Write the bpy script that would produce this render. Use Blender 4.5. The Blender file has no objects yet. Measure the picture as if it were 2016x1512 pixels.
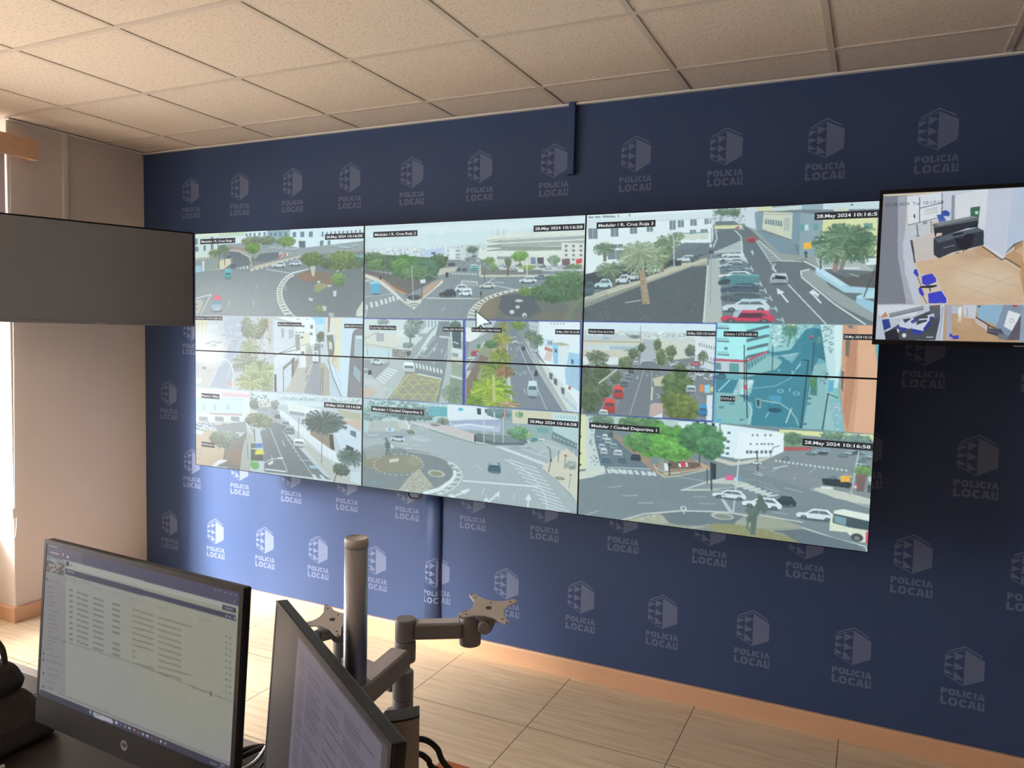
import bpy, math, random
import numpy as np
from mathutils import Vector, Matrix

random.seed(4)
SKY = 12.8; SUN = 26
sc = bpy.context.scene
COL = sc.collection
# ------------------------------------------------------------------ camera
cam_d = bpy.data.cameras.new('camera'); cam = bpy.data.objects.new('camera', cam_d); COL.objects.link(cam)
FPX = 1495.42
cam_d.sensor_fit = 'HORIZONTAL'; cam_d.sensor_width = 36.0; cam_d.lens = 36.0 * FPX / 2016.0; cam_d.clip_start = .02
_r = Vector((0.90233889, 0.43039621, 0.02331571)); _u = Vector((-0.04932814, 0.0493774, 0.99756133)); _f = Vector((-0.42819535, 0.90128851, -0.0657858))
_m = Matrix((( _r.x, _u.x, -_f.x), (_r.y, _u.y, -_f.y), (_r.z, _u.z, -_f.z))).to_4x4()
_m.translation = Vector((4.29084, -3.44900, 1.68704)); cam.matrix_world = _m
sc.camera = cam
# ------------------------------------------------------------------ daylight, exposure
sc.view_settings.view_transform = 'Standard'; sc.view_settings.look = 'None'; sc.view_settings.gamma = 1.0
sc.view_settings.use_curve_mapping = False; sc.view_settings.exposure = 0.0
world = bpy.data.worlds.new('daylight'); sc.world = world; world.use_nodes = True
world.node_tree.nodes['Background'].inputs[0].default_value = (1.0, .955, .935, 1)
world.node_tree.nodes['Background'].inputs[1].default_value = SKY
sun_d = bpy.data.lights.new('hazy_sun', 'SUN'); sun_d.energy = SUN; sun_d.angle = math.radians(16); sun_d.color = (1.0, .92, .82)
sun = bpy.data.objects.new('hazy_sun', sun_d); COL.objects.link(sun)
sun.rotation_euler = Vector((.47, .88, -.40)).to_track_quat('-Z', 'Y').to_euler(); sun.location = (-3, -5, 6)
def portal(name, x, y0, y1, z0, z1, face):
    d = bpy.data.lights.new(name, 'AREA'); d.shape = 'RECTANGLE'; d.size = y1 - y0; d.size_y = z1 - z0; d.energy = 1
    d.cycles.is_portal = True
    o = bpy.data.objects.new(name, d); COL.objects.link(o); o.location = (x, (y0 + y1) / 2, (z0 + z1) / 2)
    o.rotation_euler = Vector((face, 0, 0)).to_track_quat('-Z', 'Z').to_euler()
# window openings (on the left side of the room; the second, unseen, added for more light): y0, y1, z0, z1
WINS = [(-3.05, -.98, .62, 2.5), (-5.0, -3.75, .62, 2.5)]
for k, w_ in enumerate(WINS): portal('window_daylight', -.47, *w_, 1)

# ------------------------------------------------------------------ materials
def lin(c): return tuple(((v / 255) / 12.92 if v / 255 <= .04045 else ((v / 255 + .055) / 1.055) ** 2.4) for v in c) + (1,)
MATS = {}
def mat(name, col, rough=.6, metal=0.0, spec=.5, noise=0.0, scale=30.0, bump=0.0, stretch=None):
    m = bpy.data.materials.new(name); m.use_nodes = True; nt = m.node_tree; b = nt.nodes['Principled BSDF']
    b.inputs['Base Color'].default_value = lin(col); b.inputs['Roughness'].default_value = rough
    b.inputs['Metallic'].default_value = metal; b.inputs['Specular IOR Level'].default_value = spec
    tc = nt.nodes.new('ShaderNodeTexCoord'); mp = nt.nodes.new('ShaderNodeMapping'); nt.links.new(tc.outputs['Object'], mp.inputs[0])
    if stretch: mp.inputs['Scale'].default_value = stretch
    n = nt.nodes.new('ShaderNodeTexNoise'); n.inputs['Scale'].default_value = scale; n.inputs['Detail'].default_value = 5
    nt.links.new(mp.outputs[0], n.inputs['Vector'])
    mx = nt.nodes.new('ShaderNodeMix'); mx.data_type = 'RGBA'
    c = lin(col); k = noise
    mx.inputs['A'].default_value = tuple(v * (1 - k) for v in c[:3]) + (1,); mx.inputs['B'].default_value = tuple(min(1, v * (1 + k)) for v in c[:3]) + (1,)
    nt.links.new(n.outputs['Fac'], mx.inputs['Factor']); nt.links.new(mx.outputs['Result'], b.inputs['Base Color'])
    if bump:
        bp = nt.nodes.new('ShaderNodeBump'); bp.inputs['Strength'].default_value = bump; bp.inputs['Distance'].default_value = .004
        nt.links.new(n.outputs['Fac'], bp.inputs['Height']); nt.links.new(bp.outputs['Normal'], b.inputs['Normal'])
    MATS[name] = m
    return m
mat('blue_vinyl', (58, 78, 120), .5, spec=.3, noise=.06, scale=2.5)
mat('logo_print', (104, 117, 152), .5, spec=.3, noise=.03, scale=2.5)
mat('plaster', (222, 213, 206), .85, spec=.2, noise=.03, scale=6, bump=.05)
mat('white_plastic', (226, 220, 212), .45)
mat('window_frame', (232, 230, 226), .4)
mat('wood_trim', (218, 174, 140), .45, noise=.12, scale=9, stretch=(1.2, 14, 30))
mat('pelmet_wood', (206, 168, 140), .45, noise=.18, scale=6, stretch=(30, 2, 26))
mat('ceiling_bar', (208, 198, 188), .5)
mat('black_plastic', (30, 27, 27), .38, noise=.05)
mat('bezel', (17, 17, 19), .5, spec=.2)
mat('tv_glass', (106, 110, 118), .42, spec=.6, noise=.02)
mat('dark_grey_plastic', (52, 47, 45), .5, noise=.08)
mat('aluminium', (166, 170, 178), .34, metal=.85, noise=.04, scale=80)
mat('arm_grey', (150, 148, 148), .45, metal=.1, noise=.04)
mat('arm_inlay', (206, 204, 212), .5, noise=.02)
mat('plate_cream', (208, 205, 202), .45, noise=.03)
mat('steel', (150, 150, 152), .3, metal=.9)
mat('chrome', (220, 220, 224), .12, metal=1)
mat('desk_top', (42, 39, 40), .38, noise=.08, scale=40)
mat('desk_edge_sheen', (196, 192, 190), .3)  # pale colour stands in for the window reflecting on the edge band
mat('bag_cloth', (62, 57, 55), .9, noise=.35, scale=60, bump=.4)
mat('stand_beige', (176, 162, 142), .5, noise=.03)
mat('cable_black', (24, 20, 20), .5)
mat('orange_wood', (196, 108, 52), .5, noise=.12, scale=8, stretch=(3, 30, 30))
mat('outside_ground', (214, 208, 198), .9)
mat('frame_steel', (60, 62, 66), .5, metal=.4)
mat('badge_grey', (150, 148, 146), .35, metal=.3)
mat('cursor_white', (240, 240, 240), .5)

# tiled floor: wood-look ceramic, 0.61 m tiles, thin dark joints
def tiles_floor():
    m = bpy.data.materials.new('floor_tiles'); m.use_nodes = True; nt = m.node_tree; N = nt.nodes.new; K = nt.links.new; b = nt.nodes['Principled BSDF']
    g = N('ShaderNodeNewGeometry'); sp = N('ShaderNodeSeparateXYZ'); K(g.outputs['Position'], sp.inputs[0])
    def mth(op, a, bb=None, c=None):
        n = N('ShaderNodeMath'); n.operation = op
        for i, v in enumerate((a, bb, c)):
            if v is None: continue
            if isinstance(v, (int, float)): n.inputs[i].default_value = v
            else: K(v, n.inputs[i])
        return n.outputs[0]
    P = .6085
    ux = mth('DIVIDE', mth('SUBTRACT', sp.outputs[0], 3.018), P); uy = mth('DIVIDE', mth('ADD', sp.outputs[1], .546), P)
    fx = mth('FRACT', ux); fy = mth('FRACT', uy)
    ex = mth('MINIMUM', fx, mth('SUBTRACT', 1, fx)); ey = mth('MINIMUM', fy, mth('SUBTRACT', 1, fy))
    e = mth('LESS_THAN', mth('MINIMUM', ex, ey), .0030)
    cid = mth('ADD', mth('MULTIPLY', mth('FLOOR', ux), 7.13), mth('MULTIPLY', mth('FLOOR', uy), 13.7))
    cx = N('ShaderNodeCombineXYZ'); K(mth('ADD', mth('MULTIPLY', sp.outputs[0], 2.2), cid), cx.inputs[0]); K(mth('MULTIPLY', sp.outputs[1], 38), cx.inputs[1]); K(cid, cx.inputs[2])
    n = N('ShaderNodeTexNoise'); n.inputs['Scale'].default_value = 1.3; n.inputs['Detail'].default_value = 6; n.inputs['Roughness'].default_value = .62; K(cx.outputs[0], n.inputs['Vector'])
    r = N('ShaderNodeValToRGB'); K(n.outputs['Fac'], r.inputs[0])
    r.color_ramp.elements[0].position = .34; r.color_ramp.elements[0].color = lin((218, 194, 160)); r.color_ramp.elements[1].position = .64; r.color_ramp.elements[1].color = lin((238, 220, 190))
    mx = N('ShaderNodeMix'); mx.data_type = 'RGBA'; K(e, mx.inputs['Factor']); K(r.outputs[0], mx.inputs['A']); mx.inputs['B'].default_value = lin((92, 74, 60))
    K(mx.outputs['Result'], b.inputs['Base Color']); b.inputs['Roughness'].default_value = .42; b.inputs['Specular IOR Level'].default_value = .4
    MATS['floor_tiles'] = m
tiles_floor()
def ceil_tiles():
    m = bpy.data.materials.new('ceiling_tiles'); m.use_nodes = True; nt = m.node_tree; N = nt.nodes.new; K = nt.links.new; b = nt.nodes['Principled BSDF']
    g = N('ShaderNodeNewGeometry')
    n = N('ShaderNodeTexNoise'); n.inputs['Scale'].default_value = 95; n.inputs['Detail'].default_value = 3; K(g.outputs['Position'], n.inputs['Vector'])
    r = N('ShaderNodeValToRGB'); K(n.outputs['Fac'], r.inputs[0])
    r.color_ramp.elements[0].position = .3; r.color_ramp.elements[0].color = lin((200, 188, 174)); r.color_ramp.elements[1].position = .48; r.color_ramp.elements[1].color = lin((226, 214, 202))
    K(r.outputs[0], b.inputs['Base Color']); b.inputs['Roughness'].default_value = .9; b.inputs['Specular IOR Level'].default_value = .1
    bp = N('ShaderNodeBump'); bp.inputs['Strength'].default_value = .35; bp.inputs['Distance'].default_value = .003; K(n.outputs['Fac'], bp.inputs['Height']); K(bp.outputs['Normal'], b.inputs['Normal'])
    MATS['ceiling_tiles'] = m
ceil_tiles()
def screen_mat(name, strength=1.0, rough=.3, spec=.25):
    m = bpy.data.materials.new(name); m.use_nodes = True; nt = m.node_tree; b = nt.nodes['Principled BSDF']
    a = nt.nodes.new('ShaderNodeAttribute'); a.attribute_name = 'picture'; nt.links.new(a.outputs['Color'], b.inputs['Emission Color'])
    b.inputs['Emission Strength'].default_value = strength; b.inputs['Base Color'].default_value = (.008, .008, .009, 1)
    b.inputs['Roughness'].default_value = rough; b.inputs['Specular IOR Level'].default_value = spec
    m.cycles.emission_sampling = 'NONE'; MATS[name] = m
screen_mat('lit_screen', .95); screen_mat('lit_monitor', .8, .35, .2)
def flat_emit(name, col, s=1.0):
    m = bpy.data.materials.new(name); m.use_nodes = True; b = m.node_tree.nodes['Principled BSDF']
    b.inputs['Base Color'].default_value = (.01, .01, .01, 1); b.inputs['Emission Color'].default_value = lin(col); b.inputs['Emission Strength'].default_value = s
    b.inputs['Roughness'].default_value = .35; b.inputs['Specular IOR Level'].default_value = .2; m.cycles.emission_sampling = 'NONE'; MATS[name] = m
flat_emit('caption_plate', (44, 48, 54)); flat_emit('caption_text', (226, 230, 232))
# translucent roller blind cloth
m_ = bpy.data.materials.new('blind_cloth'); m_.use_nodes = True; nt_ = m_.node_tree
df = nt_.nodes.new('ShaderNodeBsdfDiffuse'); tl = nt_.nodes.new('ShaderNodeBsdfTranslucent'); ms = nt_.nodes.new('ShaderNodeMixShader')
df.inputs[0].default_value = lin((176, 172, 182)); tl.inputs[0].default_value = lin((200, 190, 186)); ms.inputs[0].default_value = .3
nt_.links.new(df.outputs[0], ms.inputs[1]); nt_.links.new(tl.outputs[0], ms.inputs[2]); nt_.links.new(ms.outputs[0], nt_.nodes['Material Output'].inputs[0]); MATS['blind_cloth'] = m_
# window glass
m_ = bpy.data.materials.new('window_glass'); m_.use_nodes = True; nt_ = m_.node_tree
tr = nt_.nodes.new('ShaderNodeBsdfTransparent'); gl = nt_.nodes.new('ShaderNodeBsdfGlossy'); gl.inputs['Roughness'].default_value = .02; ms = nt_.nodes.new('ShaderNodeMixShader'); ms.inputs[0].default_value = .06
nt_.links.new(tr.outputs[0], ms.inputs[1]); nt_.links.new(gl.outputs[0], ms.inputs[2]); nt_.links.new(ms.outputs[0], nt_.nodes['Material Output'].inputs[0]); MATS['window_glass'] = m_

# ------------------------------------------------------------------ building helpers
def V(*a): return Vector(a)
class MB:
    """collects shapes (room coordinates) into one mesh"""
    def __init__(s): s.v = []; s.f = []; s.sm = []
    def quad(s, *p):
        i = len(s.v); s.v += [Vector(q) for q in p]; s.f.append(tuple(range(i, i + len(p)))); s.sm.append(False); return s
    def frame_box(s, o, ax, ay, az):
        """box from corner o with edge vectors"""
        o = Vector(o); ax, ay, az = Vector(ax), Vector(ay), Vector(az); i = len(s.v)
        if ax.cross(ay).dot(az) < 0: ax, ay = ay, ax
        for c in (0, 1):
            for b, a in ((0, 0), (0, 1), (1, 1), (1, 0)): s.v.append(o + ax * a + ay * b + az * c)
        for f in ((3, 2, 1, 0), (4, 5, 6, 7), (0, 1, 5, 4), (1, 2, 6, 5), (2, 3, 7, 6), (3, 0, 4, 7)):
            s.f.append(tuple(i + k for k in f)); s.sm.append(False)
        return s
    def box(s, x0, x1, y0, y1, z0, z1): return s.frame_box((x0, y0, z0), (x1 - x0, 0, 0), (0, y1 - y0, 0), (0, 0, z1 - z0))
    def rings(s, rings, cap=True, smooth=True):
        i0 = len(s.v); n = len(rings[0])
        for r in rings: s.v += [Vector(p) for p in r]
        for k in range(len(rings) - 1):
            for j in range(n):
                a = i0 + k * n + j; b = i0 + k * n + (j + 1) % n
                s.f.append((a, b, b + n, a + n)); s.sm.append(smooth)
        if cap:
            s.f.append(tuple(i0 + j for j in reversed(range(n)))); s.sm.append(False)
            k = i0 + (len(rings) - 1) * n; s.f.append(tuple(k + j for j in range(n))); s.sm.append(False)
        return s
    def lathe(s, base, prof, axis=(0, 0, 1), n=40):
        """profile [(radius, height)] turned round an axis"""
        a = Vector(axis).normalized(); t = a.orthogonal().normalized(); b = a.cross(t); base = Vector(base)
        s.rings([[base + a * h + (t * math.cos(6.28318 * j / n) + b * math.sin(6.28318 * j / n)) * max(r, 1e-4) for j in range(n)] for r, h in prof]); return s
    def cyl(s, p0, p1, r, n=32, bev=0.0):
        p0, p1 = Vector(p0), Vector(p1); L = (p1 - p0).length
        pr = [(r, 0), (r, L)] if not bev else [(r - bev, 0), (r - bev * .3, bev * .3), (r, bev), (r, L - bev), (r - bev * .3, L - bev * .3), (r - bev, L)]
        return s.lathe(p0, pr, p1 - p0, n)
    def tube(s, pts, r, n=10):
        pts = [Vector(p) for p in pts]; out = []
        # smooth Catmull-Rom path
        P = [pts[0]] + pts + [pts[-1]]; path = []
        for k in range(1, len(P) - 2):
            for q in range(8):
                t = q / 8; path.append(.5 * ((2 * P[k]) + (P[k + 1] - P[k - 1]) * t + (2 * P[k - 1] - 5 * P[k] + 4 * P[k + 1] - P[k + 2]) * t * t + (-P[k - 1] + 3 * P[k] - 3 * P[k + 1] + P[k + 2]) * t ** 3))
        path.append(pts[-1]); prev = None
        for k, p in enumerate(path):
            d = (path[min(k + 1, len(path) - 1)] - path[max(k - 1, 0)]).normalized()
            if prev is None: t = d.orthogonal().normalized()
            else: t = (prev - d * prev.dot(d)).normalized()
            prev = t; b = d.cross(t); out.append([p + (t * math.cos(6.28318 * j / n) + b * math.sin(6.28318 * j / n)) * r for j in range(n)])
        s.rings(out); return s
    def prism(s, pts, d):
        """polygon extruded by vector d"""
        d = Vector(d); a = [Vector(p) for p in pts]; s.rings([a, [p + d for p in a]], smooth=False); return s
    def build(s, name, m, parent=None, bevel=0.0, seg=2):
        off = Vector((0, 0, 0)); q = parent
        while q is not None: off += q.location; q = q.parent
        me = bpy.data.meshes.new(name); me.from_pydata([tuple(v - off) for v in s.v], [], s.f); me.update()
        me.polygons.foreach_set('use_smooth', s.sm)
        import bmesh as _bm
        bm = _bm.new(); bm.from_mesh(me); _bm.ops.recalc_face_normals(bm, faces=bm.faces) if all(len(f) >= 3 for f in s.f) and name not in OPEN else None; bm.to_mesh(me); bm.free()
        me.materials.append(MATS[m] if isinstance(m, str) else m)
        o = bpy.data.objects.new(name, me); COL.objects.link(o)
        if parent: o.parent = parent
        if bevel:
            b = o.modifiers.new('soft_edges', 'BEVEL'); b.width = bevel; b.segments = seg; b.limit_method = 'ANGLE'; b.angle_limit = math.radians(40); b.use_clamp_overlap = True
        return o
OPEN = set()
def thing(name, label, cat, loc, group=None):
    o = bpy.data.objects.new(name, None); COL.objects.link(o); o.location = loc; o.empty_display_size = .05
    return tag(o, label, cat, group)
def tag(o, label, cat, group=None):
    o['label'] = label; o['category'] = cat
    if group: o['group'] = group
    return o
def struct(o): o['kind'] = 'structure'; return o

# text as flat mesh outlines: unit cell scaled to width w and cap height h; returns verts (u, v) and faces
_tc = {}
def text_cell(txt, bold=.0, space=1.0):
    k = (txt, bold, space)
    if k in _tc: return _tc[k]
    cu = bpy.data.curves.new('t', 'FONT'); cu.body = txt; cu.resolution_u = 3; cu.offset = bold; cu.space_character = space; cu.fill_mode = 'FRONT' if hasattr(cu, 'fill_mode') else cu.fill_mode
    cu.dimensions = '2D'; cu.fill_mode = 'FRONT'
    ob = bpy.data.objects.new('t', cu); COL.objects.link(ob); dg = bpy.context.evaluated_depsgraph_get(); dg.update()
    me = bpy.data.meshes.new_from_object(ob.evaluated_get(dg)); v = np.array([(p.co.x, p.co.y) for p in me.vertices]); f = [tuple(p.vertices) for p in me.polygons]
    bpy.data.objects.remove(ob); bpy.data.curves.remove(cu); bpy.data.meshes.remove(me)
    lo, hi = v.min(0), v.max(0); _tc[k] = (v, f, lo, hi); return _tc[k]
def text_on(mb, txt, o, ax, az, w, h, bold=.0, space=1.0, full=False):
    """write txt on the plane (o, ax, az): width w, capital height h"""
    v, f, lo, hi = text_cell(txt, bold, space); caph = (hi[1] - lo[1]) if full else .7; base = lo[1] if full else 0
    i = len(mb.v); o = Vector(o); ax = Vector(ax); az = Vector(az)
    for p in v: mb.v.append(o + ax * ((p[0] - lo[0]) / (hi[0] - lo[0]) * w) + az * ((p[1] - base) / caph * h))
    n = ax.cross(az)
    for q in f:
        mb.f.append(tuple(i + k for k in q)); mb.sm.append(False)
    return mb
OPEN.update(['printed_logo', 'caption', 'plate', 'badge', 'screen', 'screen_picture'])

# a lit screen: grid of vertices carrying the picture
def picture(name, canvas, o, ax, az, wmm, hmm, parent, m='lit_screen', step=2, x0=0, y0=0):
    """canvas region (mm) x0..x0+wmm -> plane starting at top-left o, ax right, az down"""
    a = canvas[y0:y0 + hmm, x0:x0 + wmm]
    nx, ny = int(round(wmm / step)) + 1, int(round(hmm / step)) + 1
    a = a[:hmm // step * step, :wmm // step * step].reshape(hmm // step, step, wmm // step, step, 3).mean((1, 3))
    g = np.zeros((ny, nx, 3), np.float32)
    iy = np.clip(np.arange(ny), 0, a.shape[0] - 1); ix = np.clip(np.arange(nx), 0, a.shape[1] - 1)
    g[:] = a[iy][:, ix]
    off = Vector((0, 0, 0)); q = parent
    while q is not None: off += q.location; q = q.parent
    o = np.array(Vector(o) - off); ax = np.array(Vector(ax)); az = np.array(Vector(az))
    U = np.linspace(0, wmm / 1000, nx); W = np.linspace(0, hmm / 1000, ny)
    co = (o[None, None] + U[None, :, None] * ax + W[:, None, None] * az).astype(np.float32)
    me = bpy.data.meshes.new(name); me.vertices.add(nx * ny); me.vertices.foreach_set('co', co.ravel())
    idx = np.arange(nx * ny).reshape(ny, nx); nf = (nx - 1) * (ny - 1)
    fc = np.stack([idx[:-1, :-1], idx[1:, :-1], idx[1:, 1:], idx[:-1, 1:]], -1).reshape(-1).astype(np.int32)
    me.loops.add(nf * 4); me.loops.foreach_set('vertex_index', fc); me.polygons.add(nf); me.polygons.foreach_set('loop_start', np.arange(0, nf * 4, 4, dtype=np.int32))
    me.update(calc_edges=True)
    ca = me.color_attributes.new('picture', 'BYTE_COLOR', 'POINT')
    rgba = np.ones((nx * ny, 4), np.float32); rgba[:, :3] = np.clip(g.reshape(-1, 3) / 255, 0, 1); ca.data.foreach_set('color_srgb', rgba.ravel())
    me.materials.append(MATS[m]); ob = bpy.data.objects.new(name, me); COL.objects.link(ob); ob.parent = parent
    return ob

# ------------------------------------------------------------------ picture painter
class Canvas:
    """A software canvas (1 unit = 1 mm of display glass) that draws the camera pictures shown on a screen."""
    def __init__(s, w, h, seed=1):
        s.w, s.h = w, h
        s.a = np.zeros((h, w, 3), np.float32)
        s.clip = (0, 0, w, h)
        s.r = np.random.RandomState(seed)
    def poly(s, col, pts, alpha=1.0):
        p = np.asarray(pts, float).reshape(-1, 2)
        cx0, cy0, cx1, cy1 = s.clip
        x0 = int(max(cx0, np.floor(p[:, 0].min()))); x1 = int(min(cx1, np.ceil(p[:, 0].max()) + 1))
        y0 = int(max(cy0, np.floor(p[:, 1].min()))); y1 = int(min(cy1, np.ceil(p[:, 1].max()) + 1))
        if x1 <= x0 or y1 <= y0: return None
        yy = np.arange(y0, y1)[:, None] + .5; xx = np.arange(x0, x1)[None, :] + .5
        m = np.zeros((y1 - y0, x1 - x0), bool)
        n = len(p)
        for i in range(n):
            ax, ay = p[i]; bx, by = p[(i + 1) % n]
            if ay == by: continue
            c = ((ay > yy) != (by > yy))
            xi = ax + (yy - ay) * (bx - ax) / (by - ay)
            m ^= c & (xx < xi)
        v = s.a[y0:y1, x0:x1]
        if alpha >= 1: v[m] = col
        else: v[m] = v[m] * (1 - alpha) + np.asarray(col) * alpha
        return m, x0, y0
    def ell(s, col, x, y, rx, ry, alpha=1.0, soft=False):
        cx0, cy0, cx1, cy1 = s.clip
        x0 = int(max(cx0, x - rx)); x1 = int(min(cx1, x + rx + 1)); y0 = int(max(cy0, y - ry)); y1 = int(min(cy1, y + ry + 1))
        if x1 <= x0 or y1 <= y0: return
        yy = (np.arange(y0, y1)[:, None] + .5 - y) / max(ry, .5); xx = (np.arange(x0, x1)[None, :] + .5 - x) / max(rx, .5)
        d = xx * xx + yy * yy
        a = (np.clip(1 - d, 0, 1) if soft else np.clip((1 - d) * 4, 0, 1)) * alpha
        v = s.a[y0:y1, x0:x1]
        v += (np.asarray(col, np.float32) - v) * a[..., None]
    def line(s, col, w, pts):
        p = np.asarray(pts, float).reshape(-1, 2); w = max(w, 1.5)
        for i in range(len(p) - 1):
            d = p[i + 1] - p[i]; n = np.hypot(*d)
            if n < 1e-6: continue
            o = np.array([-d[1], d[0]]) / n * w / 2; e = d / n * w * .2
            s.poly(col, [p[i] + o - e, p[i + 1] + o + e, p[i + 1] - o + e, p[i] - o - e])
    def tree(s, col, x, y, rx, ry):
        col = np.asarray(col, float); r = s.r
        n = int(min(220, 40 + rx * ry / 14)); q = (rx * ry) ** .5
        s.ell(col * .86, x, y, rx * .9, ry * .88, .9)
        for _ in range(n):
            t = r.uniform(0, 6.283); k = r.uniform(0, 1) ** .5
            px, py = x + rx * k * np.cos(t), y + ry * k * np.sin(t)
            b = (r.uniform(.72, 1.16) - .16 * k * np.sin(t))
            z = r.uniform(.06, .16) * q + 1.2
            s.ell(np.clip(col * b, 0, 255), px, py, z * 1.15, z * .8, .75)
    def palm(s, col, x, y, rx, ry):
        col = np.asarray(col, float); r = s.r
        n = int(26 + min(40, rx / 3))
        s.ell(col * .8, x, y, rx * .4, ry * .4, .6, True)
        for i in range(n):
            t = i / n * 6.283 + r.uniform(-.1, .1); k = r.uniform(.7, 1.05); c = np.clip(col * r.uniform(.7, 1.22), 0, 255)
            pts = []
            for u in (.05, .35, .68, 1.):
                pts += [x + rx * k * u * np.cos(t), y + ry * k * u * np.sin(t) + ry * .28 * u * u - ry * .2 * u]
            s.line(c, max(1.6, rx * .045), pts)
            for u in (.45, .65, .85):
                qx, qy = x + rx * k * u * np.cos(t), y + ry * k * u * np.sin(t) + ry * .28 * u * u - ry * .2 * u
                for sg in (-1, 1):
                    s.line(np.clip(c * r.uniform(.85, 1.15), 0, 255), 1.5, [qx, qy, qx + rx * .16 * np.cos(t + sg * .8), qy + ry * .16 * np.sin(t + sg * .8) + ry * .06])
    def car(s, col, x, y, rx, ry, kind):
        col = np.asarray(col, float)
        gl = np.array([72, 84, 94.]) * .6 + col * .25; dk = np.array([66, 70, 74.])
        L = np.clip(col * 1.07, 0, 255); D = col * .84
        if kind == 2:
            s.ell(dk, x, y + ry * .8, rx * 1.05, ry * .3, .7)
            s.poly(D, [x - rx, y + ry * .1, x + rx, y + ry * .1, x + rx * .95, y + ry * .85, x - rx * .95, y + ry * .85])
            s.poly(L, [x - rx * .75, y - ry * .95, x + rx * .75, y - ry * .95, x + rx, y + ry * .15, x - rx, y + ry * .15])
            s.poly(gl, [x - rx * .68, y - ry * .35, x + rx * .68, y - ry * .35, x + rx * .86, y + ry * .1, x - rx * .86, y + ry * .1])
            s.line(dk, 1.5, [x - rx * .8, y + ry * .75, x + rx * .8, y + ry * .75])
            return
        d = 1 if kind == 0 else -1
        s.ell(dk, x, y + ry * .75, rx * 1.02, ry * .35, .75)
        s.poly(col, [x - d * rx, y + ry * .2, x - d * rx * .85, y - ry * .05, x - d * rx * .45, y - ry * .15, x + d * rx * .9, y - ry * .2, x + d * rx, y + ry * .1, x + d * rx * .97, y + ry * .7, x - d * rx * .97, y + ry * .7])
        s.poly(L, [x - d * rx * .5, y - ry * .1, x - d * rx * .15, y - ry * .85, x + d * rx * .6, y - ry * .9, x + d * rx * .92, y - ry * .15])
        s.poly(gl, [x - d * rx * .38, y - ry * .1, x - d * rx * .1, y - ry * .6, x + d * rx * .52, y - ry * .62, x + d * rx * .76, y - ry * .12])
        s.line(L, 1.5, [x + d * rx * .15, y - ry * .6, x + d * rx * .18, y])
        for k in (-.6, .62):
            s.ell(dk, x + d * rx * k, y + ry * .65, rx * .17, ry * .34)
            s.ell(dk * 1.8, x + d * rx * k, y + ry * .65, rx * .08, ry * .16)
    def run(s, text, w=None):
        for ln in text.strip().split('\n'):
            t = ln.split(' '); k = t[0]
            if k == 'F':
                v = [int(float(q)) for q in t[1:]]
                s.clip = (v[0], v[1], v[2], v[3])
                if len(v) > 4: s.a[v[1]:v[3], v[0]:v[2]] = v[4:7]
                continue
            c = np.array([float(q) for q in t[1:4]]); v = [float(q) for q in t[4:]]
            if k == 'P': s.poly(c, v)
            elif k == 'L': s.line(c, v[0], v[1:])
            elif k == 'T': s.tree(c, *v)
            elif k == 'M': s.palm(c, *v)
            elif k == 'K': s.car(c, *v)
            elif k == 'E': s.ell(c, *v)
            elif k == 'S': s.ell(c, v[0], v[1], v[2] * 1.25, v[3] * 1.25, v[4] / 100, True)
            elif k == 'Z':
                n, f = int(v[0]), v[1]; A, B, Cc, D = np.array(v[2:]).reshape(4, 2)
                for i in range(n):
                    a, b = i / n, (i + f) / n
                    s.poly(c, [A + (B - A) * a, A + (B - A) * b, D + (Cc - D) * b, D + (Cc - D) * a])
            elif k == 'G':
                nx, ny, fx, fy = int(v[0]), int(v[1]), v[2], v[3]; A, B, Cc, D = np.array(v[4:]).reshape(4, 2)
                q = lambda u, w: (A * (1 - u) + B * u) * (1 - w) + (D * (1 - u) + Cc * u) * w
                for i in range(nx):
                    for j in range(ny):
                        u0, u1 = (i + (1 - fx) / 2) / nx, (i + (1 + fx) / 2) / nx; w0, w1 = (j + (1 - fy) / 2) / ny, (j + (1 + fy) / 2) / ny
                        s.poly(c, [q(u0, w0), q(u1, w0), q(u1, w1), q(u0, w1)])
            elif k == 'N':
                n, z = int(v[0]), v[1]; p = np.array(v[2:]).reshape(-1, 2)
                g = Canvas.inside(p, s.r, n)
                for x, y in g:
                    e = s.r.uniform(.5, 1.3) * z
                    s.ell(np.clip(c * s.r.uniform(.85, 1.12), 0, 255), x, y, e * .7, e * .38, .8)
    @staticmethod
    def inside(p, r, n):
        out = []; lo = p.min(0); hi = p.max(0)
        for _ in range(n * 6):
            x, y = r.uniform(lo, hi); c = False
            for i in range(len(p)):
                ax, ay = p[i]; bx, by = p[i - 1]
                if (ay > y) != (by > y) and x < ax + (y - ay) * (bx - ax) / (by - ay): c = not c
            if c: out.append((x, y))
            if len(out) >= n: break
        return out
    def grain(s, amp=3.0):
        # camera-picture mottling: coarse and fine
        for st, am in ((3, amp), (9, amp * .8), (40, amp * .7)):
            g = s.r.normal(0, 1, (s.h // st + 2, s.w // st + 2)).astype(np.float32)
            g = np.repeat(np.repeat(g, st, 0), st, 1)[:s.h, :s.w]
            s.a += (g * am)[..., None]
        s.a = np.clip(s.a, 0, 255)
    def soften(s, k=1, lift=(28, 34, 36), gain=.86):
        # slightly out-of-focus camera pictures; lift and gain paint haze into their colours
        for _ in range(k):
            for ax in (0, 1): s.a = (np.roll(s.a, 1, ax) + 2 * s.a + np.roll(s.a, -1, ax)) / 4
        s.a = s.a * gain + np.array(lift, np.float32)
    def down(s, k):
        h, w = s.h // k * k, s.w // k * k
        return s.a[:h, :w].reshape(h // k, k, w // k, k, 3).mean((1, 3))

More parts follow.
